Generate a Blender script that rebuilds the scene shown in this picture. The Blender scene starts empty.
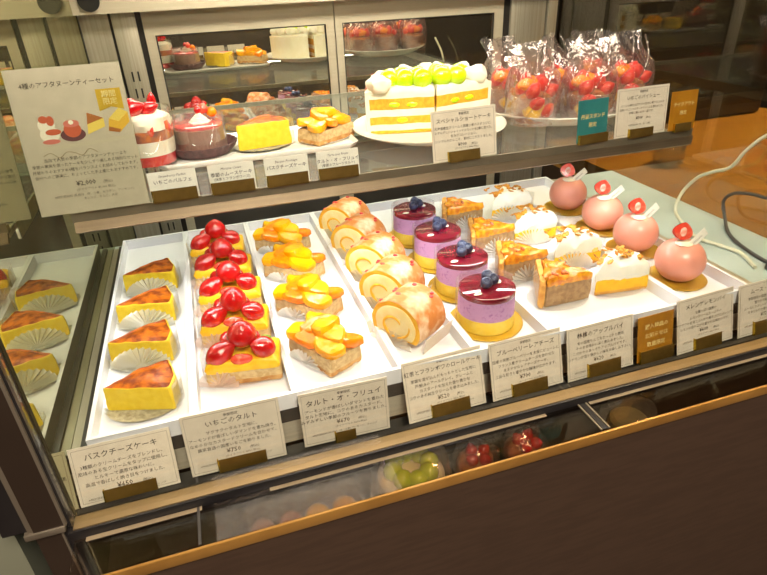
import bpy, bmesh, math, random
from mathutils import Vector, Matrix, noise
sc = bpy.context.scene
COL = sc.collection
PI = math.pi
rnd = random.Random(7)

# ------------------------------------------------------------------ materials
def s2l(c):
    return tuple(((v/12.92) if v <= .04045 else ((v+.055)/1.055)**2.4) for v in [x/255 for x in c])

def mat(name, rgb, rough=.5, metal=0., spec=.5, rgb2=None, scale=60., lo=.4, hi=.6, bump=0., bscale=None,
        sss=0., emit=0., coat=0., detail=3., trans=0., aniso=None):
    m = bpy.data.materials.new(name); m.use_nodes = True
    nt = m.node_tree; b = nt.nodes['Principled BSDF']
    c1 = (*s2l(rgb), 1)
    b.inputs['Base Color'].default_value = c1
    b.inputs['Roughness'].default_value = rough
    b.inputs['Metallic'].default_value = metal
    b.inputs['Specular IOR Level'].default_value = spec
    b.inputs['Coat Weight'].default_value = coat
    b.inputs['Coat Roughness'].default_value = .08
    if sss:
        b.inputs['Subsurface Weight'].default_value = sss
        b.inputs['Subsurface Radius'].default_value = (.004, .003, .002)
        b.inputs['Subsurface Scale'].default_value = 1.
    if trans: b.inputs['Transmission Weight'].default_value = trans
    if emit:
        b.inputs['Emission Color'].default_value = c1
        b.inputs['Emission Strength'].default_value = emit
    tc = nt.nodes.new('ShaderNodeTexCoord')
    vec = tc.outputs['Object']
    if aniso:
        mp = nt.nodes.new('ShaderNodeMapping'); mp.inputs['Scale'].default_value = aniso
        nt.links.new(vec, mp.inputs['Vector']); vec = mp.outputs['Vector']
    if rgb2:
        n = nt.nodes.new('ShaderNodeTexNoise'); n.inputs['Scale'].default_value = scale
        n.inputs['Detail'].default_value = detail
        nt.links.new(vec, n.inputs['Vector'])
        r = nt.nodes.new('ShaderNodeValToRGB')
        r.color_ramp.elements[0].position = lo; r.color_ramp.elements[0].color = c1
        r.color_ramp.elements[1].position = hi; r.color_ramp.elements[1].color = (*s2l(rgb2), 1)
        nt.links.new(n.outputs['Fac'], r.inputs['Fac'])
        nt.links.new(r.outputs['Color'], b.inputs['Base Color'])
    if bump:
        n2 = nt.nodes.new('ShaderNodeTexNoise'); n2.inputs['Scale'].default_value = bscale or scale
        n2.inputs['Detail'].default_value = 4.
        nt.links.new(vec, n2.inputs['Vector'])
        bp = nt.nodes.new('ShaderNodeBump'); bp.inputs['Strength'].default_value = bump
        bp.inputs['Distance'].default_value = .002
        nt.links.new(n2.outputs['Fac'], bp.inputs['Height'])
        nt.links.new(bp.outputs['Normal'], b.inputs['Normal'])
    return m

def glassy(name, tint=(255, 255, 255), refl=(255, 255, 255), base=.04, edge=.6, rough=.02, bump=0., bscale=80, milk=0., milkc=(255, 255, 255)):
    """thin clear sheet: what is behind it shows through, with a facing-dependent gloss and an optional milky body"""
    m = bpy.data.materials.new(name); m.use_nodes = True
    nt = m.node_tree; nt.nodes.remove(nt.nodes['Principled BSDF'])
    out = nt.nodes['Material Output']
    t = nt.nodes.new('ShaderNodeBsdfTransparent'); t.inputs['Color'].default_value = (*s2l(tint), 1)
    g = nt.nodes.new('ShaderNodeBsdfGlossy'); g.inputs['Color'].default_value = (*s2l(refl), 1)
    g.inputs['Roughness'].default_value = rough
    lw = nt.nodes.new('ShaderNodeLayerWeight'); lw.inputs['Blend'].default_value = .25
    mr = nt.nodes.new('ShaderNodeMapRange'); mr.inputs['To Min'].default_value = base; mr.inputs['To Max'].default_value = edge
    nt.links.new(lw.outputs['Facing'], mr.inputs['Value'])
    if bump:
        tc = nt.nodes.new('ShaderNodeTexCoord'); n2 = nt.nodes.new('ShaderNodeTexNoise')
        n2.inputs['Scale'].default_value = bscale; n2.inputs['Detail'].default_value = 3
        nt.links.new(tc.outputs['Object'], n2.inputs['Vector'])
        bp = nt.nodes.new('ShaderNodeBump'); bp.inputs['Strength'].default_value = bump; bp.inputs['Distance'].default_value = .004
        nt.links.new(n2.outputs['Fac'], bp.inputs['Height'])
        nt.links.new(bp.outputs['Normal'], g.inputs['Normal']); nt.links.new(bp.outputs['Normal'], lw.inputs['Normal'])
    src = t.outputs[0]
    if milk:
        d = nt.nodes.new('ShaderNodeBsdfDiffuse'); d.inputs['Color'].default_value = (*s2l(milkc), 1)
        tl = nt.nodes.new('ShaderNodeBsdfTranslucent'); tl.inputs['Color'].default_value = (*s2l(milkc), 1)
        ad = nt.nodes.new('ShaderNodeMixShader'); ad.inputs[0].default_value = .5
        nt.links.new(d.outputs[0], ad.inputs[1]); nt.links.new(tl.outputs[0], ad.inputs[2])
        mm = nt.nodes.new('ShaderNodeMixShader'); mm.inputs[0].default_value = milk
        nt.links.new(src, mm.inputs[1]); nt.links.new(ad.outputs[0], mm.inputs[2]); src = mm.outputs[0]
    mx = nt.nodes.new('ShaderNodeMixShader')
    nt.links.new(mr.outputs[0], mx.inputs[0]); nt.links.new(src, mx.inputs[1]); nt.links.new(g.outputs[0], mx.inputs[2])
    nt.links.new(mx.outputs[0], out.inputs['Surface'])
    return m

M = {}
M['steel'] = mat('brushed steel', (196, 188, 170), .45, .7, rgb2=(184, 175, 156), scale=8, aniso=(40, 40, .6), bump=.05, bscale=60)
M['steel_h'] = mat('brushed steel rail', (190, 180, 160), .38, 1., rgb2=(165, 155, 135), scale=8, aniso=(.6, 40, 40))
M['steel_bright'] = mat('bright stainless upstand', (214, 204, 184), .4, .35, rgb2=(206, 196, 176), scale=10, aniso=(.6, 40, 40))
M['steel_lip'] = mat('polished shelf lip', (104, 88, 70), .4, .7, rgb2=(96, 80, 64), scale=10, aniso=(.6, 40, 40))
M['steel_sat'] = mat('satin steel door frame', (198, 186, 164), .45, .3, rgb2=(192, 180, 158), scale=6, aniso=(.8, 40, 40))
M['steel_dull'] = mat('dull steel panel', (142, 132, 114), .5, .7, rgb2=(134, 124, 106), scale=5, aniso=(6, 6, .8))
M['dark_steel'] = mat('dark grey metal', (72, 68, 64), .5, .3, rgb2=(62, 58, 54), scale=12)
M['black'] = mat('black plastic rail', (26, 24, 24), .35, 0., rgb2=(34, 32, 31), scale=20)
M['brown_post'] = mat('dark brown anodised metal', (62, 50, 40), .4, .4, rgb2=(56, 45, 36), scale=10)
M['panel'] = mat('dark brown laminate', (66, 50, 38), .55, 0., .3, rgb2=(60, 45, 34), scale=30, aniso=(1, 1, 8))
M['gold_trim'] = mat('brass trim', (180, 134, 66), .35, .5, rgb2=(160, 116, 54), scale=15)
M['gold'] = mat('gold card', (214, 174, 54), .35, .3, rgb2=(204, 162, 44), scale=40)
M['brass_clip'] = mat('brass holder', (126, 98, 44), .45, .6, rgb2=(112, 86, 36), scale=60)
M['brass_edge'] = mat('shiny brass edge', (214, 180, 60), .25, .9, rgb2=(200, 160, 50), scale=60)
M['white_tray'] = mat('white acrylic tray', (244, 244, 250), .25, 0., .5, rgb2=(238, 238, 246), scale=14)
M['porcelain'] = mat('white porcelain', (240, 238, 230), .2, 0., .5, rgb2=(234, 232, 224), scale=20)
M['card'] = mat('cream card', (230, 217, 200), .6, rgb2=(224, 210, 192)
, scale=90)
M['tan_strip'] = mat('tan ledge strip', (140, 124, 96), .6, rgb2=(132, 116, 90), scale=40)
M['sign_card'] = mat('sign paper', (206, 190, 176), .6, rgb2=(200, 184, 170), scale=90)
M['card_white'] = mat('white paper', (240, 236, 226), .6, rgb2=(234, 230, 220), scale=90)
M['ink'] = mat('dark brown ink', (52, 40, 36), .6, rgb2=(60, 46, 40), scale=90)
M['ink_soft'] = mat('grey brown ink', (104, 90, 78), .6, rgb2=(112, 98, 84), scale=90)
M['ink_pale'] = mat('pale print', (226, 200, 130), .5, rgb2=(236, 210, 140), scale=90)
M['teal'] = mat('teal card', (44, 124, 124), .5, rgb2=(38, 114, 116), scale=50)
M['ochre'] = mat('ochre gold card', (190, 128, 22), .5, .15, rgb2=(176, 116, 16), scale=50)
M['film'] = glassy('clear cake film', base=.03, edge=.5, rough=.06, milk=.06)
M['foil'] = glassy('pleated silver white paper', base=.12, edge=.5, rough=.25, milk=.78, milkc=(246, 246, 242))
M['silver'] = mat('crinkled silver foil', (214, 212, 204), .35, .3, rgb2=(176, 172, 160), scale=220, bump=.6, bscale=300)
M['blush_cup'] = glassy('pleated pale pink paper', base=.05, edge=.3, rough=.4, milk=.65, milkc=(250, 226, 214))
M['white_cup'] = glassy('pleated white paper', base=.05, edge=.3, rough=.4, milk=.86, milkc=(250, 250, 250))
M['cream_cup'] = glassy('cream glassine wrap', base=.05, edge=.35, rough=.3, milk=.5, milkc=(255, 244, 220))
M['cello'] = glassy('crinkled cellophane', tint=(250, 246, 246), refl=(255, 250, 250), base=.07, edge=.9, rough=.1, bump=1., bscale=60, milk=.05, milkc=(255, 244, 244))
M['clear'] = glassy('clear acrylic', base=.05, edge=.6, rough=.03, milk=.12)
M['shelf_pane'] = glassy('shelf glass', tint=(246, 250, 246), base=.03, edge=.22, rough=.02, milk=.05)
M['dome'] = glassy('clear plastic dome', base=.08, edge=.8, rough=.08, milk=.12, bump=.2, bscale=60)
M['pane'] = glassy('front glass', tint=(250, 252, 248), base=.012, edge=.5, rough=.0)
M['low_pane'] = glassy('ledge glass', tint=(236, 226, 212), base=.04, edge=.25, rough=.01)
M['end_pane'] = glassy('end glass', tint=(200, 196, 180), base=.05, edge=.26, rough=.01)
M['cup_glass'] = glassy('parfait glass', base=.03, edge=.5, rough=.02)

def mirror_mat(name, rgb, fac, back, rough=.005):
    m = bpy.data.materials.new(name); m.use_nodes = True
    nt = m.node_tree; nt.nodes.remove(nt.nodes['Principled BSDF']); out = nt.nodes['Material Output']
    g = nt.nodes.new('ShaderNodeBsdfGlossy'); g.inputs['Color'].default_value = (*s2l(rgb), 1); g.inputs['Roughness'].default_value = rough
    d = nt.nodes.new('ShaderNodeBsdfDiffuse'); d.inputs['Color'].default_value = (*s2l(back), 1)
    mx = nt.nodes.new('ShaderNodeMixShader'); mx.inputs[0].default_value = fac
    nt.links.new(d.outputs[0], mx.inputs[1]); nt.links.new(g.outputs[0], mx.inputs[2]); nt.links.new(mx.outputs[0], out.inputs['Surface'])
    return m
M['door_mirror'] = mirror_mat('reflective door glass', (232, 228, 212), .80, (70, 66, 58))
M['side_mirror'] = mirror_mat('reflective side glass', (226, 226, 196), .62, (84, 80, 58))

# food
M['burnt'] = mat('burnt cheesecake top', (128, 48, 6), .42, 0., .3, rgb2=(206, 108, 12), scale=110, lo=.38, hi=.60, bump=.5, bscale=160, coat=.05)
M['cheese'] = mat('cheesecake crumb', (232, 196, 30), .5, rgb2=(240, 208, 54), scale=120, bump=.25, bscale=300, sss=.1)
M['custard'] = mat('yellow custard', (248, 190, 20), .35, rgb2=(252, 202, 44), scale=90, bump=.15, bscale=140, sss=.1)
M['crust'] = mat('almond tart crust', (206, 160, 96), .7, rgb2=(176, 122, 62), scale=160, bump=.5, bscale=260)
M['crumb'] = mat('almond cream crumb', (212, 184, 136), .7, rgb2=(190, 158, 108), scale=220, bump=.4, bscale=340)
M['strawberry'] = mat('glazed strawberry', (186, 4, 12), .12, 0., .6, rgb2=(212, 14, 18), scale=120, lo=.45, hi=.7, bump=.5, bscale=240, coat=.7, sss=.05)
M['berry_cut'] = mat('cut strawberry', (238, 70, 50), .25, rgb2=(250, 160, 130), scale=160, lo=.5, hi=.75, coat=.5)
M['bag_berry'] = mat('halved strawberry', (212, 34, 14), .3, rgb2=(236, 104, 56), scale=130, lo=.5, hi=.75, bump=.4, bscale=240)
M['mint'] = mat('mint leaf', (110, 180, 30), .5, rgb2=(80, 150, 24), scale=120)
M['mango'] = mat('glazed mango', (255, 188, 0), .2, 0., .5, rgb2=(252, 168, 0), scale=60, bump=.3, bscale=150, coat=.15, sss=.1)
M['orange'] = mat('glazed orange', (246, 128, 0), .16, 0., .5, rgb2=(250, 152, 4), scale=120, bump=.45, bscale=220, coat=.15, sss=.1)
M['roll_skin'] = mat('roll sponge skin', (214, 132, 62), .6, rgb2=(248, 214, 178), scale=55, lo=.42, hi=.62, bump=.3, bscale=220)
M['roll_sponge'] = mat('yellow roll sponge', (244, 186, 50), .7, rgb2=(236, 172, 36), scale=160, bump=.4, bscale=300)
M['roll_cream'] = mat('custard whipped cream', (246, 222, 154), .5, rgb2=(250, 230, 172), scale=90, sss=.1)
M['raspberry'] = mat('dried raspberry', (214, 34, 60), .5, rgb2=(240, 80, 60), scale=200)
M['b_base'] = mat('lemon mousse base', (250, 214, 74), .5, rgb2=(252, 222, 100), scale=120, sss=.1)
M['b_mousse'] = mat('blueberry mousse', (196, 148, 196), .5, rgb2=(160, 106, 166), scale=300, lo=.56, hi=.7, bump=.1, bscale=300, sss=.1)
M['b_glaze'] = mat('dark berry jelly', (112, 10, 36), .06, 0., .6, rgb2=(136, 18, 46), scale=60, coat=.8)
M['blueberry'] = mat('blueberry', (44, 48, 78), .35, rgb2=(80, 88, 122), scale=140, lo=.4, hi=.65, bump=.15)
M['apple_top'] = mat('caramelised apple', (214, 112, 8), .2, 0., .6, rgb2=(248, 172, 34), scale=110, lo=.38, hi=.62, bump=.7, bscale=220, coat=.6)
M['apple_dark'] = mat('caramel edge', (168, 70, 14), .2, rgb2=(220, 110, 30), scale=140, coat=.6, bump=.5)
M['apple_side'] = mat('apple pie filling', (176, 140, 96), .6, rgb2=(148, 112, 74), scale=140, bump=.4, bscale=260)
M['pie_crust'] = mat('golden pie crust', (232, 174, 84), .6, rgb2=(214, 146, 60), scale=120, bump=.4, bscale=200)
M['meringue'] = mat('meringue', (252, 248, 234), .55, rgb2=(255, 252, 244), scale=60, bump=.4, bscale=110, sss=.1)
M['toast'] = mat('toasted almond', (226, 160, 54), .5, rgb2=(200, 124, 30), scale=200, bump=.3)
M['lemon'] = mat('lemon curd', (246, 196, 18), .35, rgb2=(240, 180, 10), scale=100, sss=.1)
M['pink'] = mat('peach pink glaze', (238, 160, 140), .32, 0., .5, rgb2=(234, 152, 132), scale=30, coat=.2, sss=.15)
M['cream'] = mat('whipped cream', (248, 240, 214), .5, rgb2=(252, 246, 226), scale=60, bump=.25, bscale=120, sss=.15)
M['sponge'] = mat('yellow sponge layer', (228, 172, 40), .7, rgb2=(216, 156, 30), scale=220, bump=.5, bscale=320)
M['muscat'] = mat('green muscat grape', (190, 224, 0), .12, 0., .6, rgb2=(206, 236, 20), scale=40, coat=.6, sss=.3)
M['choc'] = mat('cocoa mousse', (168, 120, 98), .55, rgb2=(150, 102, 82), scale=160, aniso=(3, 3, .4))
M['red_jelly'] = mat('red berry jelly', (206, 40, 48), .12, rgb2=(222, 66, 62), scale=120, coat=.6)
M['doily'] = mat('dark brown paper cup', (70, 40, 44), .5, rgb2=(90, 54, 56), scale=160)
M['brown_cake'] = mat('brown choux pastry', (176, 104, 48), .6, rgb2=(150, 80, 34), scale=160, bump=.5, bscale=220)
M['choc_cake'] = mat('chocolate sponge', (90, 56, 44), .8, rgb2=(70, 42, 32), scale=160)
M['wood'] = mat('warm wood counter', (206, 152, 62), .4, rgb2=(178, 118, 40), scale=6, aniso=(1.2, 9, 9), lo=.3, hi=.7)
M['bluegrey'] = mat('pale blue grey laminate', (176, 190, 184), .45, rgb2=(168, 182, 176), scale=12)
M['cable_w'] = mat('white cable', (216, 214, 190), .5, rgb2=(206, 204, 180), scale=40)
M['cable_b'] = mat('dark grey cable', (70, 68, 64), .5, rgb2=(60, 58, 56), scale=40)
M['greygreen'] = mat('grey green panel', (122, 124, 104), .5, rgb2=(114, 116, 96), scale=5)
M['led'] = mat('white led diffuser', (246, 249, 255), .5, emit=33)
M['led_top'] = mat('warm led diffuser', (255, 244, 226), .5, emit=12)
M['led_rear'] = mat('warm rear led diffuser', (255, 244, 226), .5, emit=30)
M['lamp'] = mat('warm ceiling lamp', (255, 239, 225), .5, emit=46)
M['lamp_dim'] = mat('dim ceiling lamp', (255, 226, 190), .5, emit=14)
M['counter_fill'] = mat('counter fill lamp', (255, 222, 180), .5, emit=130)  # added fill lamp, brightens the wood beyond the end glass
M['wall'] = mat('dark brown room wall', (64, 52, 42), .8, rgb2=(56, 45, 36), scale=3)
M['ceil'] = mat('dark ceiling', (70, 60, 50), .9, rgb2=(64, 54, 45), scale=3)
M['floor'] = mat('dark wood floor', (74, 56, 40), .5, rgb2=(60, 44, 30), scale=4, aniso=(.6, 6, 1))

# perforated brass strip
def perf(name, hole, body):
    m = mat(name, body, .42, .8)
    nt = m.node_tree; b = nt.nodes['Principled BSDF']
    tc = nt.nodes.new('ShaderNodeTexCoord'); v = nt.nodes.new('ShaderNodeTexVoronoi')
    v.inputs['Scale'].default_value = 330; v.inputs['Randomness'].default_value = 0
    r = nt.nodes.new('ShaderNodeValToRGB'); r.color_ramp.elements[0].position = .25; r.color_ramp.elements[0].color = (*s2l(hole), 1)
    r.color_ramp.elements[1].position = .34; r.color_ramp.elements[1].color = (*s2l(body), 1)
    nt.links.new(tc.outputs['Object'], v.inputs['Vector']); nt.links.new(v.outputs['Distance'], r.inputs['Fac'])
    nt.links.new(r.outputs['Color'], b.inputs['Base Color']); return m
M['perf'] = perf('perforated brass strip', (64, 48, 30), (160, 136, 100))
M['perf_steel'] = perf('perforated steel strip', (70, 66, 56), (176, 170, 152))

# ------------------------------------------------------------------ mesh helpers
def obj(name, bm, mats, parent=None, smooth=True, loc=(0, 0, 0), rot=(0, 0, 0)):
    me = bpy.data.meshes.new(name)
    bmesh.ops.recalc_face_normals(bm, faces=bm.faces)
    bm.to_mesh(me); bm.free()
    if not isinstance(mats, (list, tuple)): mats = [mats]
    for m in mats: me.materials.append(M[m] if isinstance(m, str) else m)
    if smooth:
        try: me.shade_smooth()
        except Exception: pass
        try: me.set_sharp_from_angle(angle=math.radians(38))
        except Exception: pass
    o = bpy.data.objects.new(name, me); COL.objects.link(o)
    o.location = loc; o.rotation_euler = rot
    if parent: o.parent = parent
    return o

def tag(o, label=None, cat=None, group=None, kind=None):
    if label: o['label'] = label
    if cat: o['category'] = cat
    if group: o['group'] = group
    if kind: o['kind'] = kind
    return o

def thing(name, label, cat, loc=(0, 0, 0), rot=(0, 0, 0), group=None):
    o = bpy.data.objects.new(name, None); COL.objects.link(o)
    o.empty_display_size = .02
    o.location = loc; o.rotation_euler = rot if isinstance(rot, tuple) else (0, 0, rot)
    return tag(o, label, cat, group)

def dup(root, loc, rot, label):
    r = root.copy(); COL.objects.link(r); r.location = loc
    r.rotation_euler = rot if isinstance(rot, tuple) else (0, 0, rot)
    r['label'] = label
    for ch in list(root.children):
        c = ch.copy(); COL.objects.link(c); c.parent = r
        for g in list(ch.children):
            d = g.copy(); COL.objects.link(d); d.parent = c
    return r

def NB(): return bmesh.new()

def box(bm, c, s, mi=0, rz=0., mtx=None):
    mt = Matrix.Translation(c) @ Matrix.Rotation(rz, 4, 'Z') @ Matrix.Diagonal((*s, 1))
    if mtx: mt = mtx @ mt
    n = len(bm.faces)
    r = bmesh.ops.create_cube(bm, size=1, matrix=mt)
    for f in {f for v in r['verts'] for f in v.link_faces}: f.material_index = mi

def bbox(bm, x0, x1, y0, y1, z0, z1, mi=0):
    box(bm, ((x0+x1)/2, (y0+y1)/2, (z0+z1)/2), (x1-x0, y1-y0, z1-z0), mi)

def bevel(bm, w, seg=2):
    bmesh.ops.bevel(bm, geom=[e for e in bm.edges if e.is_manifold and e.calc_face_angle(0) > .6], offset=w, segments=seg, profile=.5, affect='EDGES')

def lathe(bm, prof, seg=32, mis=None, c=(0, 0, 0), mtx=None, wob=None):
    rings = []
    T = Matrix.Translation(c) @ (mtx or Matrix())
    for (r, z) in prof:
        if r <= 1e-6: rings.append([bm.verts.new(T @ Vector((0, 0, z)))])
        else:
            ring = []
            for i in range(seg):
                a = 2*PI*i/seg; rr = r*(wob(a, z) if wob else 1)
                ring.append(bm.verts.new(T @ Vector((rr*math.cos(a), rr*math.sin(a), z))))
            rings.append(ring)
    for k in range(len(rings)-1):
        A, B = rings[k], rings[k+1]; mi = mis[k] if mis else 0
        for i in range(seg):
            j = (i+1) % seg
            if len(A) == 1 and len(B) == 1: continue
            if len(A) == 1: f = bm.faces.new((A[0], B[i], B[j]))
            elif len(B) == 1: f = bm.faces.new((A[i], A[j], B[0]))
            else: f = bm.faces.new((A[i], A[j], B[j], B[i]))
            f.material_index = mi

def blob(bm, c, r, sub=2, amp=0., freq=60., seed=0., mi=0, rot=None, sq=None):
    res = bmesh.ops.create_icosphere(bm, subdivisions=sub, radius=1)
    vs = res['verts']
    R = rot.to_matrix().to_4x4() if rot is not None else Matrix()
    for v in vs:
        p = v.co.copy()
        if sq: p = Vector([math.copysign(abs(q)**sq, q) for q in p])
        p = Vector((p.x*r[0], p.y*r[1], p.z*r[2]))
        if amp: p += v.co*amp*noise.noise((p+Vector((seed, seed*1.7, seed*.6)))*freq)
        v.co = R @ p + Vector(c)
    for f in {f for v in vs for f in v.link_faces}: f.material_index = mi

def tube(bm, pts, r, seg=8, mi=0, cap=True):
    pts = [Vector(p) for p in pts]; prev = None; rings = []
    for i, p in enumerate(pts):
        d = (pts[min(i+1, len(pts)-1)]-pts[max(i-1, 0)]).normalized()
        if prev is None:
            u = d.orthogonal().normalized()
        else:
            u = (prev - d*prev.dot(d)).normalized()
        prev = u; w = d.cross(u)
        rr = r[i] if isinstance(r, (list, tuple)) else r
        rings.append([bm.verts.new(p+(u*math.cos(2*PI*k/seg)+w*math.sin(2*PI*k/seg))*rr) for k in range(seg)])
    for a, b in zip(rings, rings[1:]):
        for k in range(seg):
            f = bm.faces.new((a[k], a[(k+1) % seg], b[(k+1) % seg], b[k])); f.material_index = mi
    if cap:
        bm.faces.new(list(reversed(rings[0]))).material_index = mi; bm.faces.new(rings[-1]).material_index = mi

def smooth_path(pts, n=8):
    P = [Vector(p) for p in pts]; out = []
    for i in range(len(P)-1):
        p0, p1, p2, p3 = P[max(i-1, 0)], P[i], P[i+1], P[min(i+2, len(P)-1)]
        for k in range(n):
            t = k/n
            out.append(.5*((2*p1)+(p2-p0)*t+(2*p0-5*p1+4*p2-p3)*t*t+(3*p1-p0-3*p2+p3)*t**3))
    out.append(P[-1]); return out

def resample(poly, step=.004, rnd_c=.0015):
    """outline with subdivided edges and slightly rounded corners"""
    n = len(poly); out = []
    for i in range(n):
        a = Vector(poly[i]); b = Vector(poly[(i+1) % n]); L = (b-a).length
        k = max(2, int(L/step)); c = min(rnd_c/L, .3)
        for j in range(k):
            t = c+(1-2*c)*j/(k-1)
            out.append(a.lerp(b, t))
    return out

def arc(c, r, a0, a1, n):
    return [(c[0]+r*math.cos(a0+(a1-a0)*i/n), c[1]+r*math.sin(a0+(a1-a0)*i/n)) for i in range(n+1)]

def loft(bm, poly, levels, capmi, amp=0., freq=120., seed=0., mtx=None, bottom=True, topamp=None, cy=None):
    """levels: (z, scale about centroid, material of the band below this level)"""
    cx = sum(p[0] for p in poly)/len(poly); cyy = sum(p[1] for p in poly)/len(poly)
    rings = []; T = mtx or Matrix(); n = len(poly)
    for li, (z, s, mi) in enumerate(levels):
        ring = []
        for p in poly:
            v = Vector((cx+(p[0]-cx)*s, cyy+(p[1]-cyy)*s, z))
            a = amp
            if topamp is not None and li >= len(levels)-topamp[0]: a = topamp[1]
            if a and li > 0:
                q = (v+Vector((seed, -seed, seed*.5)))*freq
                v += Vector((noise.noise(q), noise.noise(q+Vector((9, 3, 1))), noise.noise(q+Vector((2, 7, 5)))))*a
            ring.append(bm.verts.new(T @ v))
        rings.append(ring)
    for k in range(1, len(rings)):
        for i in range(n):
            j = (i+1) % n
            bm.faces.new((rings[k-1][i], rings[k-1][j], rings[k][j], rings[k][i])).material_index = levels[k][2]
    f = bm.faces.new(rings[-1]); f.material_index = capmi
    bmesh.ops.triangulate(bm, faces=[f])
    if bottom: bm.faces.new(list(reversed(rings[0]))).material_index = levels[0][2]

def fan(bm, c, r, h, ang, n=14, lean=.25, mi=0, pl=.0022):
    """half round pleated paper standing against a cake: pleats run out from the foot"""
    ca, sa = math.cos(ang), math.sin(ang)
    base = []; top = []
    for i in range(2*n+1):
        t = PI*i/(2*n); z = (1 if i % 2 else -1)*pl
        for lst, k in ((base, .22), (top, 1.)):
            x = -math.cos(t)*r*k; zz = math.sin(t)*h*k+.0006
            y = -z*k - zz*lean*.0 + zz*lean
            lst.append(bm.verts.new((c[0]+ca*x-sa*y, c[1]+sa*x+ca*y, c[2]+zz)))
    for i in range(2*n):
        bm.faces.new((base[i], base[i+1], top[i+1], top[i])).material_index = mi
    for i in range(2*n): pass
    f = bm.faces.new(base); f.material_index = mi

def rosette(bm, c, r, n=26, z0=.0006, up=.003, mi=0, sc=(1, 1)):
    """flat pleated paper cup lying under a cake"""
    ctr = bm.verts.new((c[0], c[1], c[2]+z0)); inner = []; outer = []
    for i in range(2*n):
        a = PI*i/n; k = 1 if i % 2 else .94
        inner.append(bm.verts.new((c[0]+r*.8*math.cos(a)*sc[0], c[1]+r*.8*math.sin(a)*sc[1], c[2]+z0)))
        outer.append(bm.verts.new((c[0]+r*k*math.cos(a)*sc[0], c[1]+r*k*math.sin(a)*sc[1], c[2]+z0+up*(1 if i % 2 else .45))))
    for i in range(2*n):
        j = (i+1) % (2*n)
        bm.faces.new((ctr, inner[i], inner[j])).material_index = mi
        bm.faces.new((inner[i], outer[i], outer[j], inner[j])).material_index = mi

def sheet(bm, pts, h, z0=.001, mi=0, flare=0., th=.0003):
    """standing strip of clear film along a path, with its own thickness"""
    P = [Vector((*p, 0)) for p in pts]; rows = []
    for i, p in enumerate(P):
        d = (P[min(i+1, len(P)-1)]-P[max(i-1, 0)]).normalized(); nn = Vector((d.y, -d.x, 0))
        hh = h[i] if isinstance(h, (list, tuple)) else h
        a = p; b = p+nn*flare
        rows.append([bm.verts.new(a+Vector((0, 0, z0))), bm.verts.new(b+Vector((0, 0, z0+hh))),
                     bm.verts.new(b+nn*th+Vector((0, 0, z0+hh))), bm.verts.new(a+nn*th+Vector((0, 0, z0)))])
    for r0, r1 in zip(rows, rows[1:]):
        for k in range(4):
            bm.faces.new((r0[k], r0[(k+1) % 4], r1[(k+1) % 4], r1[k])).material_index = mi
    bm.faces.new(rows[0]).material_index = mi; bm.faces.new(list(reversed(rows[-1]))).material_index = mi

def lettering(lines, parent, name='lettering', y=-.0005, m='ink'):
    """lines: (text, size, x, z, align[, bold]) on the local XZ face looking to -Y; ONE mesh"""
    bm = NB()
    for ln in lines:
        txt, size, x, z, al = ln[:5]; bold = ln[5] if len(ln) > 5 else 0
        sh = ln[6] if len(ln) > 6 else 0
        cu = bpy.data.curves.new('t', 'FONT'); cu.body = txt; cu.size = size; cu.align_x = al; cu.resolution_u = 1
        cu.offset = bold*size; cu.shear = sh
        to = bpy.data.objects.new('t', cu); COL.objects.link(to)
        bpy.context.view_layer.update()
        dg = bpy.context.evaluated_depsgraph_get()
        me = bpy.data.meshes.new_from_object(to.evaluated_get(dg))
        me.transform(Matrix.Translation((x, y, z)) @ Matrix.Rotation(PI/2, 4, 'X'))
        bm.from_mesh(me)
        bpy.data.objects.remove(to); bpy.data.curves.remove(cu); bpy.data.meshes.remove(me)
    return obj(name, bm, m, parent, smooth=False)

def struct(name, bm, m, smooth=False):
    return tag(obj(name, bm, m, None, smooth), kind='structure')

# ------------------------------------------------------------------ the shop room
def slab(name, a, m):
    bm = NB(); bbox(bm, *a); return struct(name, bm, m)
slab('floor', (-2.5, 3.5, -2.2, 3.2, -1.05, -1.0), 'floor')
slab('ceiling', (-2.5, 3.5, -2.2, 3.2, 1.5, 1.55), 'ceil')
slab('wall_back', (-2.5, 3.5, 3.2, 3.25, -1.0, 1.5), 'wall')
slab('wall_front', (-2.5, 3.5, -2.25, -2.2, -1.0, 1.5), 'wall')
slab('wall_left', (-2.55, -2.5, -2.2, 3.2, -1.0, 1.5), 'wall')
slab('wall_right', (3.5, 3.55, -2.2, 3.2, -1.0, 1.5), 'wall')

def ceiling_lamp(x, y, label, w=.5, m='lamp'):
    t = thing('ceiling_light', label, 'light', (x, y, 1.5), 0, 'recessed shop ceiling lights')
    bm = NB(); bbox(bm, -w/2, w/2, -w/2, w/2, -.012, 0); obj('frame', bm, 'steel_dull', t)
    bm = NB(); bbox(bm, -w/2+.02, w/2-.02, -w/2+.02, w/2-.02, -.016, -.012); obj('diffuser', bm, m, t)
ceiling_lamp(.15, -.85, 'square warm ceiling lamp above the customer side of the case', .8)
ceiling_lamp(1.5, .75, 'square warm fill lamp added to brighten the wooden counter', .5, 'counter_fill')
ceiling_lamp(-1.3, -.6, 'square warm ceiling lamp at the left of the shop', .5, 'lamp_dim')

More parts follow.
